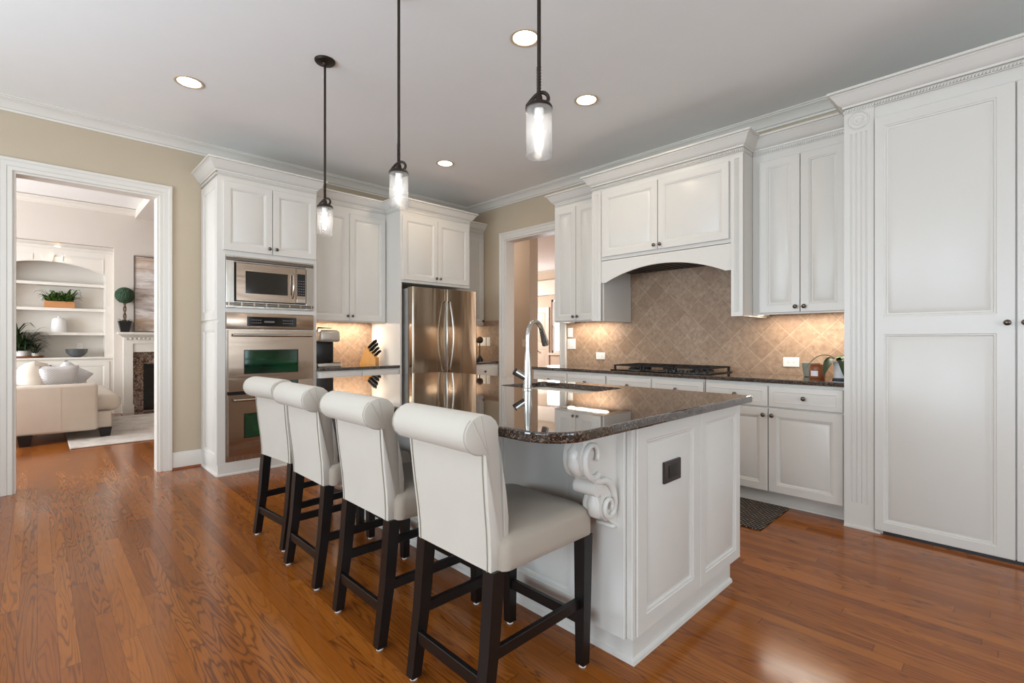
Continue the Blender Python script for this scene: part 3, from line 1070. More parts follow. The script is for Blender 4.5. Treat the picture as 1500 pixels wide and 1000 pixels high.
D2W = BACK2 - 4.06
t = W2at(4.06, 3.494, 'narrow white two-door wall cabinet left of the range hood')
wall_cab(t, 0.643, D2W, 1.385, 2.600, [0.0, 0.302, 0.588], 1.440, dict(right=False, left=True))
t = W2at(4.06, 1.434, 'white two-door wall cabinet between the range hood and the pantry')
wall_cab(t, 0.676, D2W, 1.388, 2.575, [0.040, 0.338, 0.640], 1.440, dict(left=False, right=False))

# ---- hood
HX = 3.87
t = W2at(HX, 2.850, 'white mantel range hood with two doors and arched valance over the cooktop', 'range_hood', 'range hood')
HW, HD = 1.414, BACK2 - HX
mb = MB()
mb.box(0, HW, 0.0, HD, 1.945, 2.67)
mb.box(0, 0.104, 0, HD - 0.009, 1.375, 1.945); mb.box(HW - 0.088, HW, 0, HD - 0.009, 1.375, 1.945)
mb.build('body', M['cab'], t, smooth=0, merge=False)
mb = MB()
ax0, ax1 = 0.104, HW - 0.088
zs, zp = 1.737, 1.858
fl = 0.050
pts = [(ax0, 1.95), (ax0, zs), (ax0 + fl, zs)]
xa, xb = ax0 + fl, ax1 - fl
h = zp - zs; half = (xb - xa) / 2; R = (half * half + h * h) / (2 * h); cx, cz = (xa + xb) / 2, zp - R
a0 = math.asin(half / R)
for k in range(1, 24):
    a = -a0 + 2 * a0 * k / 24
    pts.append((cx + R * math.sin(a), cz + R * math.cos(a)))
pts += [(xb, zs), (ax1, zs), (ax1, 1.95)]
mb.prism(pts, -0.0, 0.022, 'y')
mb.build('arched_valance', M['cab'], t, smooth=30)
for xx in (0.104, HW - 0.096):
    mb = MB(); mb.box(xx, xx + 0.008, 0.03, HD - 0.012, 1.375, 1.738); mb.build('inner_panel', M['cab'], t, smooth=0)
mb = MB(); mb.box(0.14, HW - 0.12, 0.05, HD - 0.012, 1.875, 1.944); mb.box(0.13, HW - 0.11, 0.04, HD - 0.01, 1.868, 1.876); li = mb.build('hood_insert', M['vent'], t, smooth=0, merge=False)
mb = MB()
for k in range(14):
    xx = 0.30 + k * 0.065
    mb.box(xx, xx + 0.02, 0.10, HD - 0.06, 1.864, 1.869)
mb.build('baffle', M['blackmatte'], li, smooth=0, merge=False)
door(t, 0.122, 0.700, 1.980, 2.585, 0.700 - 0.026, 2.018)
door(t, 0.706, 1.310, 1.980, 2.585, 0.706 + 0.026, 2.018)
pilaster(t, 0.0, 0.104, 1.375, 2.62, 0, 4, 0.03, 0.03, 0.012)
pilaster(t, HW - 0.088, HW, 1.375, 2.62, 0, 4, 0.03, 0.03, 0.012)
crown(t, 0, HW, HD, ldepth=0.19, rdepth=0.19, yoff=-0.012)

# ---- pantry
PX = 3.728
t = W2at(PX, 0.755, 'full-height white pantry cabinet with fluted pilaster and two-panel doors', 'pantry_cabinet', 'pantry')
PD = BACK2 - PX
mb = MB(); mb.box(0, 1.50, 0, PD, 0.0, 2.67); mb.build('body', M['cab'], t, smooth=0)
mb = MB(); mb.box(0, 0.19, -0.024, 0, 0, 0.012); mb.build('shoe', M['cab'], t, smooth=0)
pilaster(t, 0.0, 0.155, 0.0, 2.655, 0, 4, 0.16, 0.155, 0.012, rosette=True)
for i, (x0, x1) in enumerate(((0.160, 0.766), (0.772, 1.378))):
    pans = [(x0 + 0.045, x1 - 0.070, 0.075, 1.225), (x0 + 0.045, x1 - 0.070, 1.330, 2.500)] if i == 0 else [(x0 + 0.070, x1 - 0.045, 0.075, 1.225), (x0 + 0.070, x1 - 0.045, 1.330, 2.500)]
    d = door(t, x0, x1, 0.022, 2.560, (x1 - 0.030) if i == 0 else (x0 + 0.030), 1.282, panels=pans, t=0.024)
mb = MB(); mb.box(0.20, 1.45, -0.003, 0.0, 0.0, 0.022); mb.build('floor_gap', M['black'], t, smooth=0)
crown(t, 0, 1.50, PD, yoff=-0.012, right=False, ldepth=0.32)

# ---- base cabinets
BX = 3.765
for y1, lab in ((3.530, 'white base cabinet farthest left along the range wall, by the hall doorway'),
                (2.608, 'white base cabinet directly under the black gas cooktop'),
                (1.681, 'white base cabinet with visible doors and drawers beside the tall pantry')):
    t = W2at(BX, y1, lab, 'base_cabinet', 'cabinet', 'base cabinets along the range wall')
    base_cab(t, 0.921, BACK2 - BX, 2)
slab('countertop', 'long brown granite countertop along the tiled range wall', [(3.735, 0.758), (4.380, 0.758), (4.380, 3.560), (3.735, 3.560)], 0.884, 0.914)

# ---- under-cabinet lights
def strip_light(loc, rz, length, power, label):
    t = empty('undercabinet_light', loc, rz, label, 'light', 'lights under the wall cabinets')
    mb = MB(); mb.box(-length / 2, length / 2, -0.03, 0.03, -0.018, -0.001, 0.003); mb.build('housing', M['whitepot'], t)
    mb = MB(); mb.box(-length / 2 + 0.01, length / 2 - 0.01, -0.022, 0.022, -0.021, -0.0175); mb.build('diffuser', M['strip'], t, smooth=0)
    d = bpy.data.lights.new('strip_glow', 'AREA'); d.shape = 'RECTANGLE'; d.size = length; d.size_y = 0.05; d.energy = power; d.color = (1.0, 0.88, 0.74)
    o = bpy.data.objects.new('strip_glow', d); COL.objects.link(o); o.parent = t; o.location = (0, 0, -0.024)
strip_light((4.24, 3.19, 1.415), -PI / 2, 0.52, 3.2, 'lit light strip under the wall cabinet left of the range hood')
strip_light((4.20, 1.10, 1.418), -PI / 2, 0.60, 3.6, 'lit light strip under the wall cabinet beside the pantry')
strip_light((2.44, 5.25, 1.420), 0, 0.70, 5.5, 'lit light strip under the cabinet above the coffee maker')
strip_light((4.14, 5.22, 1.420), 0, 0.36, 1.3, 'lit light strip under the corner cabinet right of the refrigerator')

# ------------------------------------------------------------------ island
IX0, IX1, IY0, IY1 = 1.530, 2.502, 0.962, 3.300
t = empty('kitchen_island', (0, 0, 0), 0, 'white panelled kitchen island base with scroll corbels', 'island')
mb = MB(); mb.box(IX0, IX1, IY0, IY1, 0.108, 0.884); mb.build('body', M['cab'], t, smooth=0)
mb = MB(); mb.box(1.566, 2.447, 0.972, IY1 - 0.02, 0, 0.108)
mb.sweep([(2.447, 0.972), (1.566, 0.972), (1.566, IY1 - 0.02)][::-1], [(0, 0), (-0.012, 0), (-0.010, 0.014), (0, 0.02)], lambda p, q, b: (p, q, b))
mb.build('plinth', M['cab'], t, smooth=25, merge=False)
# end panels, two raised panels
mb = MB()
def addm(mb, tmp, mat):
    tmp.bm.transform(mat); m = bpy.data.meshes.new('x'); tmp.bm.to_mesh(m); tmp.bm.free(); mb.bm.from_mesh(m); bpy.data.meshes.remove(m)
tmp = MB(); door_mesh(tmp, IX0 + 0.022, 2.058, 0.112, 0.880, 0, 0.018, 0.062); addm(mb, tmp, Matrix.Translation((0, IY0 - 0.018, 0)))
ep1 = mb.build('end_panel', M['cab'], t, smooth=25)
mb = MB(); tmp = MB(); door_mesh(tmp, 2.062, IX1, 0.112, 0.880, 0, 0.018, 0.050); addm(mb, tmp, Matrix.Translation((0, IY0 - 0.018, 0)))
mb.build('end_panel', M['cab'], t, smooth=25)
mb = MB(); mb.box(IX0 - 0.004, IX0 + 0.020, IY0 - 0.012, IY0 + 0.012, 0.108, 0.884, 0.003); mb.build('corner_post', M['cab'], t)
# stool-side panels
for k in range(4):
    a0 = 1.165 + k * 0.535; a1 = a0 + 0.53
    if k == 3: a1 = IY1 - 0.005
    mb = MB(); tmp = MB(); door_mesh(tmp, -a1, -a0, 0.112, 0.880, 0, 0.012, 0.060); addm(mb, tmp, Matrix.Translation((IX0 - 0.012, 0, 0)) @ Matrix.Rotation(-PI / 2, 4, 'Z'))
    mb.build('back_panel', M['cab'], t, smooth=25)
mb = MB(); mb.box(IX0 - 0.016, IX0, IY0 + 0.014, 1.160, 0.106, 0.884, 0.002); mb.build('corbel_board', M['cab'], t)


def corbel(yc):
    w = 0.050
    mb = MB()
    # side outline in (x offset from face: negative = out), z ; top at 0.86
    out = [(0, 0.862), (-0.262, 0.862), (-0.270, 0.848), (-0.262, 0.836), (-0.278, 0.815), (-0.285, 0.785), (-0.276, 0.752), (-0.255, 0.728), (-0.226, 0.715), (-0.196, 0.716),
           (-0.176, 0.706), (-0.170, 0.690), (-0.178, 0.672), (-0.170, 0.652), (-0.150, 0.646), (-0.134, 0.640), (-0.124, 0.620), (-0.126, 0.585), (-0.118, 0.556), (-0.096, 0.538), (-0.066, 0.534), (-0.046, 0.520), (-0.020, 0.508), (0, 0.506)]
    F = lambda p: (IX0 - 0.016 + p[0] * 0.76, 0.884 + (p[1] - 0.884) * 0.97)
    mb.prism([F(p) for p in out], yc - w * 0.72, yc + w * 0.72, 'y')
    # raised belly along the front edge
    belly = [(-0.245, 0.835), (-0.268, 0.800), (-0.268, 0.765), (-0.246, 0.735), (-0.215, 0.722)]
    mb.tube([(F(p)[0] + 0.012, yc, F(p)[1]) for p in belly], [0.020, 0.032, 0.034, 0.030, 0.018], 12, 1.0)
    belly2 = [(-0.118, 0.640), (-0.118, 0.600), (-0.104, 0.565), (-0.080, 0.545)]
    mb.tube([(F(p)[0] + 0.008, yc, F(p)[1]) for p in belly2], [0.018, 0.032, 0.034, 0.020], 12, 1.0)
    mb.tube([(F((-0.168, .67))[0], yc - w * 0.9, 0.672), (F((-0.168, .67))[0], yc + w * 0.9, 0.672)], 0.026, 16)
    # scrolls on both cheeks
    for sg in (-1, 1):
        yy = yc + sg * w * 0.78
        def spiral(c, r0, a0, turns, dirn, r_tube):
            pts = []; N = int(26 * turns)
            for k in range(N + 1):
                q = k / N
                r = r0 * (1 - 0.78 * q)
                a = a0 + dirn * q * turns * 2 * PI
                x, z = F((c[0] + r * math.cos(a), c[1] + r * math.sin(a)))
                pts.append((x, yy + sg * 0.010 * q, z))
            mb.tube(pts, [r_tube * (1 - 0.4 * k / N) for k in range(N + 1)], 8)
        spiral((-0.200, 0.785), 0.082, -0.62 * PI / 2, 0.95, -1, 0.013)
        arc = [(-0.205, 0.712), (-0.180, 0.696), (-0.150, 0.690), (-0.110, 0.688), (-0.070, 0.674), (-0.036, 0.640), (-0.022, 0.594), (-0.030, 0.552)]
        mb.tube([(F(p)[0], yy, F(p)[1]) for p in arc], [0.010, 0.012, 0.013, 0.014, 0.014, 0.013, 0.012, 0.009], 8)
        spiral((-0.078, 0.590), 0.050, 0.2, 1.2, -1, 0.011)
    mb.box(F((-0.272, 0))[0], IX0 - 0.012, yc - w * 0.95, yc + w * 0.95, 0.862, 0.884, 0.003)
    mb.box(F((-0.035, 0))[0], IX0 - 0.012, yc - w * 0.75, yc + w * 0.75, 0.506, 0.520, 0.003)
    return mb.build('corbel', M['cab'], t, smooth=50, merge=False)


corbel(1.043)
corbel(3.225)
# dark outlet on the end panel
mb = MB(); mb.box(1.735, 1.868, IY0 - 0.026, IY0 - 0.015, 0.630, 0.714, 0.002); po = mb.build('outlet_plate', M['brownplate'], ep1)
po['label'] = 'dark brown outlet plate'
mb = MB(); mb.box(1.768, 1.836, IY0 - 0.0285, IY0 - 0.0255, 0.648, 0.696, 0.001); rc = mb.build('receptacle', M['black'], po)

def arc_poly(x0, x1, y0, y1, rad):
    """rectangle with per-corner radii order: (x0,y0),(x1,y0),(x1,y1),(x0,y1)"""
    out = []
    for (cx, cy, sx, sy, r, a) in ((x0, y0, 1, 1, rad[0], PI), (x1, y0, -1, 1, rad[1], 1.5 * PI), (x1, y1, -1, -1, rad[2], 0), (x0, y1, 1, -1, rad[3], 0.5 * PI)):
        if r < 1e-4:
            out.append((cx, cy)); continue
        for k in range(13):
            b = a + PI / 2 * k / 12
            out.append((cx + sx * r + r * math.cos(b), cy + sy * r + r * math.sin(b)))
    return out
isl = slab('countertop', 'large polished brown granite island countertop with rounded corner', arc_poly(1.035, 2.505, 0.884, 3.445, (0.145, 0.012, 0.10, 0.17)), 0.884, 0.918, 0.008,
           hole=list(reversed(arc_poly(1.985, 2.375, 1.530, 2.150, (0.04, 0.04, 0.04, 0.04)))))

# sink
s_ = empty('kitchen_sink', (2.18, 1.84, 0.70), 0, 'undermount stainless steel sink set in the island countertop', 'sink')
mb = MB()
o1 = arc_poly(-0.205, 0.205, -0.32, 0.32, (0.05,) * 4); o2 = arc_poly(-0.19, 0.19, -0.305, 0.305, (0.05,) * 4)
mb.rings([[(x, y, 0.183) for x, y in o1], [(x, y, 0.183) for x, y in o2], [(x, y, 0.02) for x, y in o2], [(x * 0.9, y * 0.93, 0.004) for x, y in o2]], cap0=False, cap1=True)
mb.build('basin', M['sinksteel'], s_, smooth=40)
mb = MB(); mb.lathe([(0.045, 0.004), (0.045, 0.007), (0.03, 0.007), (0.02, 0.005)], (0, 0, 0), 24); mb.build('drain', M['chrome'], s_)

# faucet
f = empty('kitchen_faucet', (1.937, 1.865, 0.918), 0, 'brushed nickel gooseneck kitchen faucet beside the island sink', 'faucet')
mb = MB(); mb.lathe([(0.0, 0), (0.030, 0), (0.030, 0.006), (0.026, 0.010), (0.0255, 0.07), (0.021, 0.14), (0.0165, 0.20), (0.0165, 0.206), (0.0, 0.206)], (0, 0, 0), 28); mb.build('base', M['chrome'], f)
mb = MB()
ca = math.radians(14)      # spout direction
pts = [(0, 0, 0.205), (0, 0, 0.29)]
for k in range(1, 17):
    a = PI * k / 16 * 0.86
    r = 0.086
    q = r - r * math.cos(a)
    pts.append((q * math.cos(ca), q * math.sin(ca), 0.29 + r * math.sin(a)))
mb.tube(pts, 0.0135, 14); mb.build('gooseneck', M['chrome'], f)
e = Vector(pts[-1]); dv = (Vector(pts[-1]) - Vector(pts[-2])).normalized()
mb = MB(); mb.tube([e - dv * 0.004, e + dv * 0.03, e + dv * 0.075, e + dv * 0.095], [0.0145, 0.017, 0.021, 0.021], 16); hd = mb.build('spray_head', M['chrome'], f)
mb = MB(); q = e + dv * 0.055; mb.tube([q + Vector((-0.014, -0.014, 0.02)), q + Vector((-0.014, -0.014, -0.02))], 0.007, 10); mb.build('spray_button', M['black'], hd)
mb = MB(); hdir = Vector((-0.72, 0.45, 0.52)).normalized(); mb.tube([Vector((0, 0, 0.055)), Vector((0, 0, 0.055)) + hdir * 0.082], [0.017, 0.0205], 16)
hb = mb.build('handle', M['chrome'], f)
mb = MB(); p_ = Vector((0, 0, 0.055)) + hdir * 0.083; mb.tube([p_, p_ + hdir * 0.006], [0.0205, 0.019], 16); mb.build('handle_cap', M['black'], hb)

# ------------------------------------------------------------------ counter stools (front faces +x toward the island)
def make_stool():
    t = empty('counter_stool', (0, 0, 0), 0, 'x', 'stool', 'upholstered counter stools along the island')
    # seat cushion
    mb = MB()
    rings = []
    hw, d0, d1 = 0.222, -0.205, 0.255
    def rr(x0, x1, h, r, z, n=6):
        pts = []
        for cx, cy, a in ((x1 - r, h - r, 0), (x0 + r, h - r, PI / 2), (x0 + r, -h + r, PI), (x1 - r, -h + r, 1.5 * PI)):
            for k in range(n + 1):
                b = a + PI / 2 * k / n
                pts.append((cx + r * math.cos(b), cy + r * math.sin(b), z))
        return pts
    for ins, z, r in ((0.012, 0.481, 0.03), (0.002, 0.486, 0.035), (0.0, 0.51, 0.04), (0.0, 0.560, 0.04), (0.008, 0.580, 0.045), (0.035, 0.592, 0.05), (0.085, 0.606, 0.07), (0.15, 0.613, 0.06), (0.20, 0.615, 0.02)):
        rings.append(rr(d0 + ins, d1 - ins, hw - ins, r, z))
    mb.rings(rings)
    mb.build('seat', M['shadedlinen'], t, smooth=60)
    # backrest: side profile swept across the width, with a rearward roll at the top
    prof_front = [(-0.170, 0.487), (-0.157, 0.56), (-0.158, 0.64), (-0.170, 0.72), (-0.187, 0.79), (-0.196, 0.84), (-0.200, 0.88), (-0.202, 0.915)]
    roll_c, roll_r = (-0.265, 0.908), 0.060
    roll = []
    for k in range(0, 13):
        a = math.radians(15 + (275 - 15) * k / 12)
        roll.append((roll_c[0] + roll_r * 1.12 * math.cos(a), roll_c[1] + roll_r * math.sin(a)))
    prof_back = [(-0.258, 0.842), (-0.255, 0.79), (-0.246, 0.70), (-0.234, 0.60), (-0.229, 0.53), (-0.228, 0.487)]
    outline = prof_front + roll + prof_back
    def width(z):
        return 0.193 + (0.006 if z > 0.845 else 0.013 * (z - 0.475) / 0.37)
    mb = MB()
    ctr = Vector((sum(p[0] for p in outline) / len(outline), 0))
    rings = []
    for s, sc in ((-1, 0.95), (-0.993, 0.985), (-0.975, 1.0), (-0.5, 1.0), (0, 1.0), (0.5, 1.0), (0.975, 1.0), (0.993, 0.985), (1, 0.95)):
        ring = []
        for (x, z) in outline:
            cx = -0.205 if z < 0.842 else roll_c[0]
            cz = z if z < 0.842 else roll_c[1]
            xx = cx + (x - cx) * sc; zz = cz + (z - cz) * sc
            ring.append((xx, s * width(z), zz))
        rings.append(ring)
    mb.rings(rings)
    b = mb.build('backrest', M['linen'], t, smooth=55)
    # welt seams on the rear panel and scroll ends
    mb = MB()
    for sg in (-1, 1):
        pts = [(x - 0.002, sg * (width(z) - 0.016), z) for x, z in prof_back]
        mb.tube(pts, 0.0020, 6)
    mb.tube([(-0.260, -width(0.84) + 0.016, 0.844), (-0.260, width(0.84) - 0.016, 0.844)], 0.0020, 6)
    mb.build('piping', M['seam'], b, merge=False)
    for sg in (-1, 1):
        mb = MB()
        yy = sg * (width(0.95) + 0.0004)
        hub = (roll_c[0] + 0.022, roll_c[1] - 0.062)
        for k in range(2):
            a = math.radians(96 + 34 * k)
            mb.tube([(hub[0], yy, hub[1]), (roll_c[0] + 0.056 * math.cos(a), yy, roll_c[1] + 0.056 * math.sin(a))], 0.0009, 5)
        rim = [(roll_c[0] + 0.0603 * 1.12 * math.cos(math.radians(a)), sg * (width(0.95) - 0.006), roll_c[1] + 0.0603 * math.sin(math.radians(a))) for a in range(130, 276, 12)]
        mb.tube(rim, 0.0019, 6)
        mb.build('pleat', M['pleat'], b)
    # legs
    def leg(p_top, p_bot, w0, w1):
        mb = MB()
        def sq(p, w):
            return [(p[0] - w, p[1] - w, p[2]), (p[0] + w, p[1] - w, p[2]), (p[0] + w, p[1] + w, p[2]), (p[0] - w, p[1] + w, p[2])]
        mid = [(p_top[i] * 0.5 + p_bot[i] * 0.5) for i in range(3)]
        mid[0] += 0.006 if p_top[0] < 0 else 0
        mb.rings([sq(p_top, w0), sq(mid, (w0 * 0.55 + w1 * 0.45)), sq(p_bot, w1)])
        o = mb.build('leg', M['legwood'], t, smooth=20)
        g = MB(); g.cyl((p_bot[0], p_bot[1], 0.0), (p_bot[0], p_bot[1], 0.0115), 0.0135, seg=14); g.build('glide', M['glide'], o)
    FX, RX0, RX1 = 0.222, -0.203, -0.256
    for sg in (-1, 1):
        leg((FX, sg * 0.194, 0.483), (FX, sg * 0.190, 0.011), 0.024, 0.018)
        leg((RX0, sg * 0.180, 0.488), (RX1, sg * 0.182, 0.011), 0.024, 0.019)
    for sg in (-1, 1):
        mb = MB(); mb.box(-0.236, FX, sg * 0.185 - 0.010, sg * 0.185 + 0.010, 0.215, 0.252, 0.002); mb.build('stretcher', M['legwood'], t)
    mb = MB(); mb.box(FX - 0.010, FX + 0.010, -0.188, 0.188, 0.150, 0.190, 0.002); mb.build('stretcher', M['legwood'], t)
    mb = MB(); mb.box(-0.253, -0.233, -0.180, 0.180, 0.130, 0.172, 0.002); mb.build('stretcher', M['legwood'], t)
    return t


st = make_stool()
spots = [((1.203, 1.285), 0.0, 'cream linen counter stool nearest the camera, at the island corner with the corbel'),
         ((1.200, 1.880), 0.0, 'second cream linen counter stool from the near end of the island'),
         ((1.212, 2.500), 0.0, 'third cream linen counter stool from the near end of the island'),
         ((1.238, 3.075), 0.09, 'cream linen counter stool farthest from the camera, in front of the wall ovens')]
for i, (p, rz, lab) in enumerate(spots):
    if i == 0:
        st.location = (p[0], p[1], 0); st.rotation_euler = (0, 0, rz); st['label'] = lab
    else:
        dup(st, (p[0], p[1], 0), rz, lab)

# ------------------------------------------------------------------ pendants and downlights
def make_pendant():
    t = empty('pendant_light', (0, 0, CEIL), 0, 'x', 'pendant', 'pendant lights over the island')
    mb = MB(); mb.lathe([(0.0, 0.0), (0.066, 0.0), (0.066, -0.006), (0.060, -0.014), (0.020, -0.022), (0.012, -0.034), (0, -0.034)], (0, 0, 0), 32); mb.build('canopy', M['bronze'], t)
    zt = -0.975        # shade cap height
    mb = MB(); mb.cyl((0, 0, -0.03), (0, 0, zt + 0.14), 0.0075, seg=10); mb.build('rod', M['bronze'], t)
    mb = MB()
    rings = []
    for k in range(31):
        z = zt + 0.04 + 0.115 * k / 30; a = k / 30 * 5 * PI
        rings.append([((0.0095 if j % 2 else 0.007) * math.cos(a + j * PI / 4), (0.0095 if j % 2 else 0.007) * math.sin(a + j * PI / 4), z) for j in range(8)])
    mb.rings(rings); mb.build('twisted_stem', M['bronze'], t)
    mb = MB()
    pts = [(-0.046 * math.cos(0.78), 0.046 * math.sin(0.78), zt + 0.006)]
    for s_k in range(8):
        q = s_k / 7; xx = -0.046 + 0.060 * q; zz = zt + 0.006 + 0.052 * math.sin(q * PI / 2)
        pts.append((xx * 0.71, -xx * 0.71, zz))
    for k in range(1, 16):
        a = PI / 2 - k / 15 * 1.6 * PI; r = 0.024 * (1 - 0.35 * k / 15)
        xx = 0.014 + r * math.cos(a); zz = zt + 0.034 + r * math.sin(a)
        pts.append((xx * 0.71, -xx * 0.71, zz))
    mb.tube(pts, 0.0072, 8); mb.build('scroll', M['bronze'], t)
    mb = MB(); mb.lathe([(0.0, zt + 0.045), (0.012, zt + 0.045), (0.016, zt + 0.02), (0.046, zt + 0.010), (0.052, zt), (0.052, zt - 0.006), (0.0, zt - 0.006)], (0, 0, 0), 32); mb.build('cap', M['bronze'], t)
    mb = MB(); r0, r1, h = 0.0505, 0.0475, 0.185
    mb.lathe([(r0, zt - 0.006), (r0, zt - h), (r1 + 0.0015, zt - h - 0.002), (r1, zt - h), (r1, zt - 0.006)], (0, 0, 0), 40); mb.build('glass_shade', M['seeded'], t)
    mb = MB(); mb.lathe([(0.0, zt - 0.006), (0.017, zt - 0.006), (0.017, zt - 0.038), (0.0, zt - 0.038)], (0, 0, 0), 20); so = mb.build('socket', M['glide'], t)
    mb = MB(); mb.lathe([(0.009, zt - 0.036), (0.012, zt - 0.055), (0.016, zt - 0.080), (0.013, zt - 0.105), (0.007, zt - 0.140), (0.0, zt - 0.152)], (0, 0, 0), 20); mb.build('bulb', M['bulb'], t)
    return t


pd = make_pendant()
for i, (y, lab) in enumerate(((3.196, 'pendant light farthest from the camera, beside the oven tower, its round ceiling canopy in view'),
                              (2.270, 'middle pendant light of the three, hanging before the refrigerator cabinet'),
                              (1.262, 'pendant light nearest the camera, hanging lower right before the range wall'))):
    if i == 0:
        pd.location = (1.373, y, CEIL); pd['label'] = lab
    else:
        dup(pd, (1.373, y, CEIL), 0, lab)


def make_can():
    t = empty('recessed_light', (0, 0, CEIL), 0, 'x', 'ceiling light', 'recessed lights in the kitchen ceiling')
    mb = MB(); mb.lathe([(0.074, 0.0), (0.092, -0.001), (0.094, -0.004), (0.090, -0.007), (0.076, -0.006), (0.072, -0.002)], (0, 0, 0), 40); mb.build('trim_ring', M['canring'], t)
    mb = MB(); mb.lathe([(0.0, -0.004), (0.05, -0.0035), (0.073, -0.002)], (0, 0, 0), 40); mb.build('lens', M['can'], t)
    return t


cn = make_can()
CANS = [(0.784, 4.141, 'recessed ceiling light at the left, nearest the living room doorway'),
        (2.150, 2.093, 'recessed ceiling light directly beside the nearest pendant rod'),
        (3.045, 2.301, 'recessed ceiling light in front of the range hood'),
        (3.070, 4.159, 'small-looking recessed ceiling light in front of the refrigerator')]
for i, (x, y, lab) in enumerate(CANS):
    if i == 0:
        cn.location = (x, y, CEIL); cn['label'] = lab; r = cn
    else:
        r = dup(cn, (x, y, CEIL), 0, lab)
    d = bpy.data.lights.new('downlight_beam', 'AREA'); d.shape = 'DISK'; d.size = 0.13; d.energy = 2.2; d.color = (1.0, 0.80, 0.58)
    o = bpy.data.objects.new('downlight_beam', d); COL.objects.link(o); o.parent = r; o.location = (0, 0, -0.02)

# ------------------------------------------------------------------ small kitchen things
# plates: local x along wall, y into wall (front at y<0)
def plate(name, loc, rz, w, h, label, kind, n, group=None):
    t = empty(name, loc, rz, label, 'outlet' if kind == 'outlet' else 'switch', group)
    mb = MB(); mb.box(-w / 2, w / 2, -0.006, 0, -h / 2, h / 2, 0.002); mb.build('plate', M['outlet'], t)
    for k in range(n):
        if kind == 'outlet':     # horizontal duplex
            cx = (k - (n - 1) / 2) * 0.040
            mb = MB(); mb.box(cx - 0.015, cx + 0.015, -0.008, -0.005, -0.017, 0.017, 0.001); rc = mb.build('receptacle', M['outlet'], t)
            mb = MB()
            for dz in (-0.006, 0.006):
                mb.box(cx - 0.006, cx + 0.003, -0.0088, -0.0078, dz - 0.0012, dz + 0.0012)
            mb.box(cx + 0.007, cx + 0.010, -0.0088, -0.0078, -0.002, 0.002)
            mb.build('slot', M['slot'], rc, smooth=0, merge=False)
        else:
            cx = (k - (n - 1) / 2) * 0.046
            mb = MB(); mb.box(cx - 0.016, cx + 0.016, -0.009, -0.005, -0.033, 0.033, 0.001); mb.build('rocker', M['outlet'], t)
    return t


TF = XR - 0.0085
plate('power_outlet', (TF, 3.118, 1.022), -PI / 2, 0.118, 0.076, 'white outlet on the tile left of the cooktop', 'outlet', 2)
plate('power_outlet', (TF, 1.252, 1.013), -PI / 2, 0.118, 0.076, 'white outlet on the tile beside the ribbed grey cup', 'outlet', 2)
plate('light_switch', (TF, 3.520, 1.150), -PI / 2, 0.118, 0.118, 'square white double switch on the tile by the hall doorway', 'switch', 2)
plate('light_switch', (TF, 3.537, 1.280), -PI / 2, 0.072, 0.105, 'small white plate just above the double switch by the hall doorway', 'switch', 1)
plate('light_switch', (TF, 5.090, 1.175), -PI / 2, 0.165, 0.118, 'white multi-gang switch plate in the corner right of the refrigerator', 'switch', 3)
plate('light_switch', (TF, 4.955, 1.175), -PI / 2, 0.072, 0.118, 'single white switch plate in the corner, nearer the hall doorway casing', 'switch', 1)

# cooktop
c = empty('gas_cooktop', (4.055, 2.140, 0.9145), -PI / 2, 'black gas cooktop with cast iron grates on the range counter', 'cooktop')
mb = MB(); mb.box(-0.455, 0.455, -0.265, 0.245, 0, 0.010, 0.004, 2); mb.build('top_plate', M['blackglass'], c)
for gx in (-0.30, 0.0, 0.30):
    mb = MB()
    for xx in (-0.135, 0.135):
        mb.box(gx + xx - 0.006, gx + xx + 0.006, -0.215, 0.215, 0.040, 0.052, 0.002)
    for yy in (-0.215, 0.215, 0.0):
        mb.box(gx - 0.14, gx + 0.14, yy - 0.006, yy + 0.006, 0.040, 0.052, 0.002)
    for xx in (-0.05, 0.05):
        mb.box(gx + xx - 0.005, gx + xx + 0.005, -0.20, 0.20, 0.042, 0.052, 0.002)
    for xx in (-0.135, 0.135):
        for yy in (-0.21, 0.21):
            mb.box(gx + xx - 0.009, gx + xx + 0.009, yy - 0.009, yy + 0.009, 0.009, 0.050, 0.002)
    mb.build('grate', M['blackmatte'], c, merge=False)
    for yy in (-0.105, 0.105):
        if gx == 0 and yy > 0:
            continue
        mb = MB(); mb.lathe([(0.05, 0.009), (0.048, 0.020), (0.034, 0.024), (0.032, 0.032), (0.0, 0.033)], (gx, yy if gx else 0, 0), 24); mb.build('burner', M['blackmatte'], c)
for k in range(5):
    mb = MB(); mb.lathe([(0.018, 0.009), (0.018, 0.026), (0.015, 0.030), (0.0, 0.030)], (0.10 + k * 0.065, -0.240, 0), 18); mb.build('knob', M['black'], c)

# coffee maker
c = empty('coffee_maker', (2.185, 5.03, 0.9145), 0, 'silver and black single-serve coffee maker beside the oven tower', 'coffee maker')
mb = MB(); mb.box(-0.145, 0.105, -0.12, 0.17, 0.0, 0.038, 0.008, 2); bs = mb.build('base', M['coffeegrey'], c)
mb = MB(); mb.box(-0.02, 0.095, -0.115, 0.02, 0.0385, 0.043, 0.001); mb.build('drip_tray', M['black'], bs)
mb = MB(); mb.box(-0.130, 0.065, -0.02, 0.165, 0.036, 0.27, 0.02, 3); mb.build('body', M['black'], c)
mb = MB(); mb.box(-0.125, 0.095, -0.12, 0.165, 0.258, 0.375, 0.028, 4); hdm = mb.build('head', M['coffeegrey'], c)
mb = MB(); mb.box(-0.10, 0.08, -0.09, 0.14, 0.374, 0.384, 0.004); mb.build('lid', M['coffeegrey'], hdm)
mb = MB(); mb.tube([(-0.13, -0.05, 0.36), (-0.125, -0.07, 0.405), (-0.06, -0.075, 0.404), (0.015, -0.075, 0.402)], [0.006, 0.010, 0.005, 0.004], 10); mb.build('lever', M['black'], c)

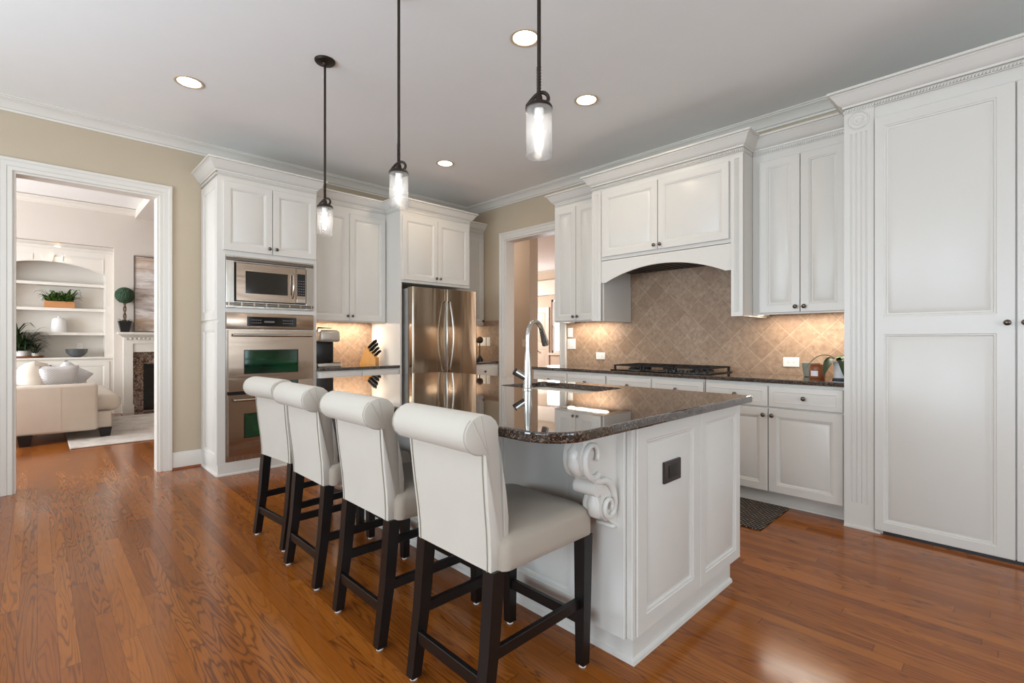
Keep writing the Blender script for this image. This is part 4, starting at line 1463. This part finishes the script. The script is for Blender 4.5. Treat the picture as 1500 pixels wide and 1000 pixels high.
# knife block with knives
KB = Vector((2.735, 5.165, 0.9145))
kr = -0.85
c = empty('knife_block', KB, kr, 'honey-coloured beech knife block on the counter by the refrigerator panel', 'knife block')
ang = math.radians(52)      # handle direction above horizontal toward local +x
mb = MB()
side = [(-0.095, 0.0), (0.095, 0.0), (0.095, 0.075), (0.020, 0.150), (-0.010, 0.205)]
mb.prism(side, -0.055, 0.055, 'y')
mb.build('block', M['blockwood'], c, smooth=0)
kd = Vector((math.cos(ang), 0, math.sin(ang)))
def knife(lx, lz, ly, hl, hr, lab):
    k = empty('knife', KB, kr, lab, 'knife', 'black-handled knives in the block')
    p = Vector((lx, ly, lz))
    mb = MB()
    n = 6
    pts = [p + kd * (0.004 + hl * q / n) + Vector((0.05, 0, -0.05)) * (0.16 * (q / n) ** 2) for q in range(n + 1)]
    mb.tube(pts, [hr * s for s in (0.8, 1.0, 1.05, 0.95, 0.95, 1.1, 0.85)], 10, 0.62); h = mb.build('handle', M['black'], k)
    mb = MB(); mb.tube([p - kd * 0.03, p + kd * 0.006], [hr * 0.55, hr * 0.7], 8, 0.4); mb.build('blade', M['blade'], k)
row_names = ['top row', 'upper middle row', 'lower middle row', 'bottom row']
col_names = ['left', 'middle', 'right']
rows = [(0.000, 0.187, 0.115, 0.0125), (0.018, 0.155, 0.110, 0.0120), (0.045, 0.126, 0.090, 0.0105), (0.072, 0.099, 0.080, 0.0095)]
for r_, (lx, lz, hl, hr) in enumerate(rows):
    for q in range(3):
        ly = (q - 1) * 0.033
        knife(lx, lz, ly, hl * (1 + 0.10 * (q == 1) - 0.06 * (q == 2)), hr, 'black-handled knife in the wooden block, %s, %s slot' % (row_names[r_], col_names[2 - q]))

# corner ornament
c = empty('ornament', (4.250, 4.985, 0.9145), 0, 'small dark ornament with brown top standing in the corner beside the refrigerator', 'ornament')
mb = MB(); mb.lathe([(0.0, 0), (0.045, 0), (0.045, 0.02), (0.03, 0.05), (0.014, 0.07), (0.0, 0.07)], (0, 0, 0), 20); mb.build('base', M['blackpot'], c)
mb = MB(); mb.cyl((0, 0, 0.06), (0, 0, 0.25), 0.008, seg=10); mb.build('stem', M['brownorn'], c)
mb = MB(); mb.lathe([(0.0, 0.235), (0.03, 0.24), (0.05, 0.27), (0.045, 0.305), (0.02, 0.325), (0.0, 0.328)], (0, 0, 0), 20); mb.build('top', M['brownorn'], c)

# amber candle, ribbed cup, planter
c = empty('candle_jar', (4.036, 0.985, 0.9145), -PI / 2 + 0.35, 'amber glass candle jar with white label on the counter by the pantry', 'candle')
mb = MB(); mb.lathe([(0.0, 0), (0.048, 0), (0.051, 0.006), (0.051, 0.075), (0.044, 0.088), (0.041, 0.092), (0.043, 0.100), (0.040, 0.100), (0.038, 0.085), (0.0, 0.080)], (0, 0, 0), 32); mb.build('jar', M['amber'], c)
mb = MB()
mb.rings([[(0.0516 * math.sin(a), -0.0516 * math.cos(a), z) for a in [(-0.95 + 0.95 * k / 10) for k in range(11)]] for z in (0.018, 0.056)], closed=False, cap0=False, cap1=False)
mb.build('label', M['label'], c)
c = empty('ceramic_cup', (4.175, 1.060, 0.9145), 0, 'ribbed grey-green ceramic cup with cream rim behind the amber candle', 'cup')
prof = [(0.0, 0), (0.040, 0)]
for k in range(12):
    z = 0.004 + 0.0085 * k
    r = 0.046 + 0.014 * k / 11
    prof += [(r, z), (r + 0.002, z + 0.004)]
prof += [(0.060, 0.106), (0.056, 0.106), (0.045, 0.02), (0.0, 0.015)]
mb = MB(); mb.lathe(prof, (0, 0, 0), 32); cb = mb.build('body', M['ribbed'], c)
mb = MB(); mb.lathe([(0.062, 0.104), (0.063, 0.110), (0.056, 0.110), (0.056, 0.104)], (0, 0, 0), 32); mb.build('rim', M['cream'], c)
c = empty('orchid_planter', (4.010, 0.838, 0.9145), 0, 'white tapered planter with arching green orchid leaves beside the pantry', 'plant')
mb = MB(); mb.lathe([(0.0, 0.012), (0.036, 0.012), (0.045, 0.125), (0.041, 0.125), (0.036, 0.11), (0.0, 0.108)], (0, 0, 0), 28); mb.build('pot', M['whitepot'], c)
mb = MB(); mb.lathe([(0.0, 0), (0.046, 0), (0.048, 0.010), (0.036, 0.013), (0.0, 0.013)], (0, 0, 0), 28); mb.build('saucer', M['bowlglass'], c)


def leaf(mb, base, pts, w, fold=0.25):
    """strap leaf along pts (offsets from base) with half width w"""
    P = [Vector(base) + Vector(p) for p in pts]
    n = len(P)
    L, C, R = [], [], []
    for i, p in enumerate(P):
        d = (P[min(n - 1, i + 1)] - P[max(0, i - 1)]).normalized()
        sd = d.cross(Vector((0, 0, 1)))
        sd = sd.normalized() if sd.length > 1e-4 else Vector((1, 0, 0))
        up = sd.cross(d)
        q = i / (n - 1)
        ww = w * (math.sin(PI * min(1, max(0.0, q * 0.92 + 0.08))) ** 0.7) if i < n - 1 else w * 0.02
        L.append(mb.bm.verts.new(p - sd * ww + up * ww * fold)); C.append(mb.bm.verts.new(p)); R.append(mb.bm.verts.new(p + sd * ww + up * ww * fold))
    for i in range(n - 1):
        mb.bm.faces.new((L[i], L[i + 1], C[i + 1], C[i])); mb.bm.faces.new((C[i], C[i + 1], R[i + 1], R[i]))


def arch_leaf(parent, base, az, length, rise, droop, w, mat, name='leaf', n=9):
    mb = MB()
    pts = []
    for k in range(n):
        q = k / (n - 1)
        r = length * q
        pts.append((r * math.cos(az), r * math.sin(az), rise * math.sin(q * PI * 0.6) * 1.0 - droop * q * q))
    leaf(mb, base, pts, w)
    return mb.build(name, mat, parent, smooth=60)


arch_leaf(c, (0, 0, 0.118), 1.75, 0.21, 0.11, 0.16, 0.022, M['leaf2'])
arch_leaf(c, (0, 0, 0.118), 2.6, 0.14, 0.08, 0.17, 0.042, M['leaf'])
arch_leaf(c, (0, 0, 0.118), -2.65, 0.11, 0.07, 0.18, 0.036, M['leaf'])
arch_leaf(c, (0, 0, 0.118), 0.2, 0.14, 0.09, 0.12, 0.028, M['leaf2'])

# floor mat between island and cooktop
mb = MB(); mb.box(3.225, 3.790, 1.095, 1.900, 0.0008, 0.008, 0.003)
tag(mb.build('kitchen_mat', M['weave']), 'black and tan woven mat on the floor before the range cabinets', 'mat')

# ------------------------------------------------------------------ living room
LY = 10.20
AX = 0.894       # right edge of the bookcase alcove
wall_with_hole('wall_living_far', 'y', LY, LY + 0.14, AX, 4.6, LIV_Z, [], M['wall2'])
mb = MB(); mb.box(-4.14, AX, LY, LY + 0.50, 2.70, LIV_Z); mb.box(-4.14, AX + 0.14, LY + 0.50, LY + 0.64, 0, LIV_Z)
mb.box(AX, AX + 0.14, LY + 0.14, LY + 0.5, 0, LIV_Z)
struct(mb.build('wall_living_alcove', M['wall2'], smooth=0, merge=False))
wall_with_hole('wall_living_left', 'x', -4.0 - T, -4.0, YF + T, LY + 0.6, LIV_Z, [(6.5, 9.3, 0.5, 3.0)], M['wall2'])
window_frame('window_5', 'x', -4.06, 6.5, 9.3, 0.5, 3.0, 4, 4)
wall_with_hole('wall_living_right', 'x', XR, XR + T, YF + T, LY + 0.14, LIV_Z, [], M['wall2'])
mb = MB(); mb.box(-4.14, XR + T, YF + T + 0.001, LY + 0.64, LIV_Z, LIV_Z + 0.1)
struct(mb.build('ceiling_living', M['ceil'], smooth=0))
for bx0_, bx1_, nm in ((-1.95, -1.60, 'left'), (1.17, 1.54, 'right')):
    mb = MB(); mb.box(bx0_, bx1_, YF + T, LY, 3.225, LIV_Z)
    struct(mb.build('ceiling_beam_' + nm, M['trim'], smooth=0), 'white boxed beam across the living room ceiling')
mb = MB(); mb.sweep([(XR, LY - 0.14 + 0.14), (-4.0, LY)], [(a * 1.0, b * 0.98) for a, b in CROWN], lambda p, q, b: (p, q, 3.255 + b))
struct(mb.build('trim_7', M['trim'], smooth=25), 'white living room crown')
baseboard('baseboard_living', [(0.985, LY), (AX, LY)])

# built-in bookcase (face at y=LY+0.12)
BY = LY + 0.10
b = empty('bookcase', (0, BY, 0), 0, 'white built-in bookcase with arched top and shelves in the living room', 'bookcase')
bx0, bx1 = -0.66, AX - 0.0005
BD = LY + 0.495 - BY
mb = MB()
mb.box(bx0, bx0 + 0.10, 0, BD, 0.925, 2.6995); mb.box(bx1 - 0.10, bx1, 0, BD, 0.925, 2.6995); mb.box(bx0 + 0.1, bx1 - 0.1, BD - 0.02, BD, 0.925, 2.6995)
mb.build('case', M['trim'], b, smooth=0, merge=False)
mb = MB(); xa, xb = bx0 + 0.10, bx1 - 0.10; zs, zp = 2.235, 2.405
pts = [(xa, 2.6995), (xa, zs)]
half = (xb - xa) / 2; h = zp - zs; R = (half * half + h * h) / (2 * h); a0 = math.asin(half / R)
for k in range(1, 24):
    a = -a0 + 2 * a0 * k / 24
    pts.append(((xa + xb) / 2 + R * math.sin(a), zp - R + R * math.cos(a)))
pts += [(xb, zs), (xb, 2.6995)]
mb.prism(pts, 0.0, 0.03, 'y'); ar = mb.build('arched_header', M['trim'], b, smooth=30)
mb = MB(); kx = (xa + xb) / 2; mb.prism([(kx - 0.05, 2.40), (kx + 0.05, 2.40), (kx + 0.068, 2.50), (kx - 0.068, 2.50)], -0.018, 0.004, 'y'); mb.build('keystone', M['trim'], ar, smooth=0)
mb = MB()
for s0, s1 in ((xa + 0.03, kx - 0.17), (kx + 0.17, xb - 0.03)):
    zlo0 = zp - R + math.sqrt(R * R - (s0 - kx) ** 2) + 0.03; zlo1 = zp - R + math.sqrt(R * R - (s1 - kx) ** 2) + 0.03
    mb.sweep([(s0, zlo0), (s0, 2.50), (s1, 2.50), (s1, zlo1)], [(0, 0), (0.008, 0), (0.008, 0.006), (0, 0.006)], lambda p, q, bb: (p, -bb, q), closed=True)
mb.build('panel_bead', M['trim'], ar, smooth=0, merge=False)
mb = MB(); mb.sweep([(bx1, 0), (bx0, 0)], [(0, 0), (0.012, 0), (0.03, 0.03), (0.03, 0.045), (0, 0.045)], lambda p, q, bb: (p, q, 2.60 + bb)); mb.build('cornice', M['trim'], b, smooth=0)
for z in (1.318, 1.702, 2.100):
    mb = MB()
    mb.box(xa, xb, 0.14, BD - 0.02, z - 0.045, z, 0.002); mb.build('shelf', M['trim'], b)
mb = MB(); mb.box(bx0, bx1, -0.03, BD, 0.895, 0.925, 0.003); mb.build('ledge', M['trim'], b)
mb = MB(); mb.box(bx0, bx1, 0, BD, 0.0, 0.895); mb.build('cupboard', M['trim'], b, smooth=0)
for i, (x0, x1) in enumerate(((bx0 + 0.05, 0.108), (0.114, bx1 - 0.05))):
    mb = MB(); door_mesh(mb, x0, x1, 0.12, 0.850, -0.018, 0.018, 0.065)
    d = mb.build('door', M['trim'], b, smooth=25)
    knob(d, x1 - 0.03 if i == 0 else x0 + 0.03, 0.80, -0.018)

# alcove downlight
l_ = empty('recessed_light', (0.22, LY + 0.06, 2.70), 0, 'small recessed light in the soffit above the living room bookcase', 'ceiling light')
mb = MB(); mb.lathe([(0.05, 0), (0.058, -0.002), (0.056, -0.005), (0.048, -0.004)], (0, 0, 0), 24); mb.build('trim_ring', M['canring'], l_)
mb = MB(); mb.lathe([(0, -0.004), (0.049, -0.002)], (0, 0, 0), 24); mb.build('lens', M['can'], l_)
d = bpy.data.lights.new('soffit_beam', 'SPOT'); d.energy = 6; d.color = (1, 0.85, 0.65); d.spot_size = 1.6; d.spot_blend = 0.8
o = bpy.data.objects.new('soffit_beam', d); COL.objects.link(o); o.parent = l_; o.location = (0, 0, -0.02)

# shelf objects
def zshelf(z): return z + 0.0005
def foliage(parent, name, mat, c, n, spread, lo, hi, w, seed, up=0.5, ymax=9.0):
    rnd = random.Random(seed)
    mb = MB()
    for k in range(n):
        az = rnd.uniform(0, 2 * PI); L = rnd.uniform(lo, hi); rise = L * rnd.uniform(0.2, 0.9) * up * 2; dr = L * rnd.uniform(0.1, 0.6)
        bx = (c[0] + rnd.uniform(-spread[0], spread[0]), c[1] + rnd.uniform(-spread[1], spread[1]), c[2])
        pts = []
        for q in range(6):
            s = q / 5
            pts.append((L * s * math.cos(az), min(L * s * math.sin(az), ymax), rise * math.sin(s * PI * 0.6) - dr * s * s))
        leaf(mb, bx, pts, w * rnd.uniform(0.7, 1.2))
    return mb.build(name, mat, parent, smooth=60, merge=False)


p = empty('planter_box', (0.253, BY + 0.21, zshelf(1.702)), 0, 'wooden planter box of trailing greenery on the bookcase shelf', 'plant')
mb = MB(); mb.box(-0.178, 0.178, -0.055, 0.055, 0, 0.105, 0.002); mb.build('box', M['boxwood'], p)
foliage(p, 'greenery', M['leaf2'], (0, 0, 0.100), 150, (0.15, 0.03), 0.06, 0.17, 0.016, 3, 0.85)['kind'] = 'stuff'
p = empty('lidded_jar', (0.245, BY + 0.245, zshelf(1.318)), 0, 'white domed ceramic jar on the lower bookcase shelf', 'jar')
mb = MB(); mb.lathe([(0, 0), (0.088, 0), (0.092, 0.01), (0.092, 0.06), (0.088, 0.15), (0.080, 0.19), (0.0, 0.19)], (0, 0, 0), 28); mb.build('body', M['whitepot'], p)
mb = MB(); mb.lathe([(0.082, 0.188), (0.070, 0.215), (0.045, 0.232), (0.016, 0.238), (0.016, 0.252), (0.0, 0.258)], (0, 0, 0), 28); mb.build('lid', M['whitepot'], p)
p = empty('glass_bowl', (0.452, BY + 0.13, 0.9255), 0, 'smoked grey glass bowl on the bookcase ledge', 'bowl')
mb = MB(); mb.lathe([(0, 0), (0.05, 0), (0.09, 0.02), (0.128, 0.07), (0.138, 0.130), (0.132, 0.130), (0.12, 0.07), (0.08, 0.028), (0, 0.012)], (0, 0, 0), 32); mb.build('bowl', M['bowlglass'], p)
tr = MB(); tr.lathe([(0, 0), (0.26, 0), (0.285, 0.018), (0.29, 0.03), (0.275, 0.03), (0.26, 0.016), (0, 0.014)], (0, 0, 0), 36)
o = tr.build('tray', M['tray']); o.scale = (0.86, 0.52, 1); o.location = (-0.165, BY + 0.12, 0.9255)
tag(o, 'round brown wooden tray under the potted plants on the bookcase ledge', 'tray')
for (px_, py_, s, pm, sd, lab, big) in ((-0.165, 0.060, 1.0, 'whitepot', 5, 'large bushy dark fern in a white pot in the middle of the tray', True),
                                        (-0.020, 0.050, 0.62, 'greypot', 8, 'small wispy plant in a grey pot at the right of the tray', False),
                                        (-0.315, 0.060, 0.9, 'greypot', 11, 'leafy plant in a grey pot at the left of the tray', True)):
    p = empty('potted_plant', (px_, BY + py_, 0.9405), 0, lab, 'plant', 'potted plants on the wooden tray')
    mb = MB(); k = s
    mb.lathe([(0, 0), (0.058 * k, 0), (0.074 * k, 0.095 * k), (0.068 * k, 0.095 * k), (0.062 * k, 0.08 * k), (0, 0.08 * k)], (0, 0, 0), 24); pt = mb.build('pot', M[pm], p)
    mb = MB(); mb.lathe([(0, 0.081 * k), (0.062 * k, 0.081 * k)], (0, 0, 0), 16); mb.build('soil', M['soil'], pt)
    foliage(p, 'leaves', M['leaf'], (0, 0, 0.085 * k), 190 if big else 30, (0.03 * k, 0.03 * k), 0.10, 0.35 if big else 0.15, 0.015 if big else 0.010, sd, 0.85, 0.045)['kind'] = 'stuff'
plate('power_outlet', (0.50, LY + 0.474, 1.09), 0, 0.075, 0.118, 'white outlet on the back of the bookcase behind the bowl', 'outlet', 1)

# fireplace
f = empty('fireplace', (0, LY, 0), 0, 'white mantel fireplace with dark marble surround in the living room', 'fireplace')
fx0, fx1 = 0.985, 2.55
mb = MB(); mb.box(fx0 - 0.06, fx1 + 0.06, -0.21, 0, 1.288, 1.325, 0.004); mb.build('mantel_shelf', M['trim'], f)
mb = MB()
mb.box(fx0 + 0.02, fx1 - 0.02, -0.13, 0, 1.14, 1.24)
mb.sweep([(fx1, -0.13), (fx0 + 0.02, -0.13), (fx0 + 0.02, 0)], [(0, 0), (0.02, 0.015), (0.055, 0.045), (0.055, 0.05), (0, 0.05)], lambda p, q, bb: (p, q, 1.238 + bb))
mb.box(fx0 + 0.02, fx0 + 0.14, -0.13, 0, 0, 1.14); mb.box(fx1 - 0.14, fx1 - 0.02, -0.13, 0, 0, 1.14)
mb.box(fx0 + 0.03, fx1 - 0.03, -0.115, 0, 1.0, 1.14)
mb.box(fx0 + 0.0, fx0 + 0.155, -0.145, 0, 0.0, 0.14)
mb.build('surround', M['trim'], f, smooth=25, merge=False)
mb = MB()
for k in range(26):
    xx = fx0 + 0.03 + k * 0.058
    mb.box(xx, xx + 0.032, -0.152, -0.128, 1.205, 1.238)
mb.build('dentil', M['trim'], f, smooth=0, merge=False)
mb = MB(); mb.box(fx0 + 0.14, fx0 + 0.29, -0.03, 0, 0, 1.0); mb.box(fx1 - 0.29, fx1 - 0.14, -0.03, 0, 0, 1.0); mb.box(fx0 + 0.29, fx1 - 0.29, -0.03, 0, 0.80, 1.0); mb.build('marble_facing', M['marble'], f, smooth=0, merge=False)
mb = MB(); mb.box(fx0 + 0.29, fx1 - 0.29, -0.016, 0, 0.02, 0.80); fb = mb.build('firebox', M['firebox'], f, smooth=0)
mb = MB()
for z in (0.735, 0.06):
    mb.box(fx0 + 0.30, fx1 - 0.30, -0.024, -0.015, z, z + 0.05)
for k in range(6):
    mb.box(fx0 + 0.34, fx1 - 0.34, -0.020, -0.015, 0.20 + 0.02 * k, 0.206 + 0.02 * k)
mb.build('grille', M['black'], fb, smooth=0, merge=False)
mb = MB(); mb.box(fx0 - 0.02, fx1 + 0.02, -0.46, -0.15, 0.0, 0.012, 0.002); mb.build('hearth', M['marble'], f)

mb = MB(); mb.box(1.160, 2.30, LY - 0.045, LY - 0.004, 1.345, 2.585); cv = mb.build('painting', M['canvas'], smooth=0)
tag(cv, 'large abstract beige and grey canvas above the fireplace mantel', 'painting')
mb = MB(); mb.sweep([(1.160, 1.345), (1.160, 2.585), (2.30, 2.585), (2.30, 1.345)], [(0, 0), (0.014, 0), (0.014, 0.05), (0, 0.05)], lambda p, q, bb: (p, LY - 0.004 - bb, q), closed=True); mb.build('frame', M['frame'], cv, smooth=0)

p = empty('topiary', (1.022, LY - 0.105, 1.3255), 0, 'round topiary ball tree in a black pot on the mantel', 'plant')
mb = MB()
mb.rings([[(sx * r, sy * r, z) for sx, sy in ((-1, -1), (1, -1), (1, 1), (-1, 1))] for r, z in ((0.052, 0), (0.082, 0.16), (0.086, 0.165), (0.086, 0.18), (0.07, 0.18), (0.065, 0.16))]); mb.build('pot', M['blackpot'], p, smooth=20)
mb = MB()
for ph in (0, PI):
    mb.tube([(0.014 * math.cos(ph + k * 0.7), 0.014 * math.sin(ph + k * 0.7), 0.15 + 0.36 * k / 14) for k in range(15)], 0.011, 8)
mb.build('stem', M['bark'], p, merge=False)
foliage(p, 'moss', M['leaf2'], (0, 0, 0.17), 26, (0.055, 0.055), 0.03, 0.08, 0.010, 21, 0.5)
bm = bmesh.new(); bmesh.ops.create_icosphere(bm, subdivisions=5, radius=0.128)
rnd = random.Random(4)
for v in bm.verts:
    v.co *= 1 + rnd.uniform(-0.045, 0.045)
    v.co.z += 0.60
mb = MB(); mb.bm.free(); mb.bm = bm; mb.build('ball', M['ball'], p, smooth=0)

# rug and sofa
mb = MB(); mb.box(0.255, 2.9, 7.16, 9.70, 0.0008, 0.014, 0.004); tag(mb.build('area_rug', M['rug']), 'faded cream and grey area rug under the sofa front', 'rug')
s = empty('sofa', (0, 7.68, 0), 0, 'cream leather sofa with black block legs seen from its arm end', 'sofa')
mb = MB(); mb.box(-0.46, 0.525, 0.0, 0.22, 0.115, 0.672, 0.035, 4); mb.build('arm', M['leather'], s)
mb = MB(); mb.box(0.190, 0.194, -0.003, 0.01, 0.14, 0.65); mb.build('arm_seam', M['leather'], s)
mb = MB(); mb.box(-0.46, 0.525, 1.88, 2.10, 0.115, 0.672, 0.035, 4); mb.build('arm', M['leather'], s)
mb = MB(); mb.box(-0.46, -0.22, 0.2, 1.90, 0.115, 0.70, 0.035, 4); mb.build('back', M['leather'], s)
mb = MB(); mb.box(-0.30, 0.66, 0.10, 2.0, 0.115, 0.32, 0.02, 3); mb.build('base', M['leather'], s)
for y0 in (0.13, 1.06):
    mb = MB(); mb.box(-0.20, 0.76, y0, y0 + 0.92, 0.315, 0.52, 0.085, 6); mb.build('seat_cushion', M['leather'], s)
for x, y in ((-0.10, 0.05), (0.60, 0.14), (-0.10, 2.0), (0.60, 1.95)):
    mb = MB()
    z0 = 0.0145 if x > 0.2 else 0.0005
    mb.rings([[(x + sx * w, y + sy * w, z) for sx, sy in ((-1, -1), (1, -1), (1, 1), (-1, 1))] for w, z in ((0.045, z0), (0.062, 0.125))]); mb.build('leg', M['sofaleg'], s, smooth=0)


def cushion(name, loc, rot, w, h, t_, mat, label, parent=None):
    mb = MB()
    n = 10
    top, bot = [], []
    for i in range(n + 1):
        for j in range(n + 1):
            u, v = i / n * 2 - 1, j / n * 2 - 1
            th = t_ / 2 * max(0, (1 - u ** 4) * (1 - v ** 4)) ** 0.6
            pin = 1 - 0.06 * (1 - abs(u)) * abs(v) ** 3; pin2 = 1 - 0.06 * (1 - abs(v)) * abs(u) ** 3
            top.append(mb.bm.verts.new((u * w / 2 * pin2, -th, v * h / 2 * pin))); bot.append(mb.bm.verts.new((u * w / 2 * pin2, th, v * h / 2 * pin)))
    for i in range(n):
        for j in range(n):
            a, b_, c_, d_ = i * (n + 1) + j, (i + 1) * (n + 1) + j, (i + 1) * (n + 1) + j + 1, i * (n + 1) + j + 1
            mb.bm.faces.new((top[a], top[b_], top[c_], top[d_])); mb.bm.faces.new((bot[a], bot[d_], bot[c_], bot[b_]))
    o = mb.build(name, mat, parent, smooth=70)
    o.location = loc; o.rotation_euler = rot
    if parent is None:
        tag(o, label, 'pillow')
    return o


cushion('back_cushion', (-0.02, 0.60, 0.68), (0.0, 0.25, PI / 2), 0.74, 0.36, 0.36, M['leather'], '', s)
cushion('back_cushion', (-0.02, 1.42, 0.68), (0.0, 0.25, PI / 2), 0.74, 0.36, 0.36, M['leather'], '', s)
cushion('throw_pillow', (0.18, 8.02, 0.72), (0.35, 0.0, 0.20), 0.36, 0.36, 0.14, M['stripe'], 'grey and white striped throw pillow leaning on the near sofa arm')
cushion('throw_pillow', (0.29, 8.24, 0.73), (0.35, 0.60, 0.20), 0.33, 0.33, 0.13, M['stripe'], 'pale throw pillow standing on its corner, right of the striped one')

# ------------------------------------------------------------------ hall seen through the range wall doorway
HXW = 5.60
mb = MB(); mb.box(HXW, HXW + 0.19, 5.348, 7.6, 0, CEIL); struct(mb.build('wall_hall', M['wall3'], smooth=0))
mb = MB(); mb.box(XR + T, HXW + 0.19, 7.6, 7.74, 0, CEIL); struct(mb.build('wall_hall_end', M['wall3'], smooth=0))
mb = MB(); mb.box(10.0, 10.14, 2.0, 8.30, 0, CEIL); mb.box(10.0, 10.14, 8.74, 11.0, 0, CEIL); mb.box(10.0, 10.14, 8.30, 8.74, 0, 0.86); mb.box(10.0, 10.14, 8.30, 8.74, 2.30, CEIL)
struct(mb.build('wall_dining', M['wall3'], smooth=0, merge=False))
window_frame('window_6', 'x', 10.06, 8.30, 8.74, 0.86, 2.30, 1, 2)
mb = MB(); mb.box(9.96, 10.0, 8.22, 8.82, 0.80, 0.86); struct(mb.build('window_sill', M['trim'], smooth=0))
mb = MB(); mb.box(XR + T, 10.14, 1.9, 11.0, CEIL, CEIL + 0.1); struct(mb.build('ceiling_hall', M['ceil'], smooth=0))
mb = MB(); mb.box(XR + T, 10.14, 1.76, 1.9, 0, CEIL); struct(mb.build('wall_hall_near', M['wall3'], smooth=0))
mb = MB(); mb.box(HXW + 0.19, 10.14, 11.0, 11.14, 0, CEIL); struct(mb.build('wall_dining_end', M['wall3'], smooth=0))
mb = MB(); mb.box(9.84, 9.995, 8.05, 9.6, 2.42, 2.82, 0.01); struct(mb.build('trim_8', M['trim']), 'white window cornice box in the far room')
d = empty('door_3', (10.0, 0, 0), 0); struct(d, 'taupe door in the far room')
mb = MB(); tmp = MB(); door_mesh(tmp, -9.62, -8.80, 0.01, 2.1, 0, 0.035, 0.11, panels=[(-9.51, -8.91, 0.2, 0.95), (-9.51, -8.91, 1.1, 1.98)]); addm(mb, tmp, Matrix.Translation((-0.036, 0, 0)) @ Matrix.Rotation(-PI / 2, 4, 'Z'))
dd = mb.build('door_panel', M['door'], d, smooth=25)
mb = MB(); mb.lathe([(0.012, 0), (0.012, -0.03), (0.030, -0.04), (0.030, -0.06), (0, -0.068)], (-0.036, 9.18, 0.90), 18, 'x'); mb.build('door_knob', M['black'], dd)
plate('light_switch', (HXW - 0.0005, 5.47, 1.15), -PI / 2, 0.075, 0.118, 'almond switch plate on the hall wall beyond the doorway', 'switch', 1)
area('added_dining_fill', (8.2, 10.9, 1.9), (0, -1, -0.6), 1.6, 1.6, 230, (1.0, 0.93, 0.85))  # added fill lamp for the far room; no window in this wall
area('added_hall_fill', (7.4, 2.05, 1.7), (0, 1, 0), 1.6, 1.8, 30, (1.0, 0.92, 0.84))  # added fill for the end of the hall wall, no opening behind it
l_ = empty('added_hall_lamp', (4.92, 6.55, CEIL), 0, 'unseen round lamp added to brighten the hall', 'ceiling light')  # made-up fixture out of view, there to light the hall wall
mb = MB(); mb.lathe([(0, -0.06), (0.08, -0.05), (0.13, -0.02), (0.14, 0.0), (0, 0.0)], (0, 0, 0), 28); mb.build('shade', M['can'], l_)
d = bpy.data.lights.new('hall_fill_glow', 'POINT'); d.energy = 17; d.color = (1.0, 0.90, 0.80); d.shadow_soft_size = 0.12
o = bpy.data.objects.new('hall_fill_glow', d); COL.objects.link(o); o.parent = l_; o.location = (0, 0, -0.30)
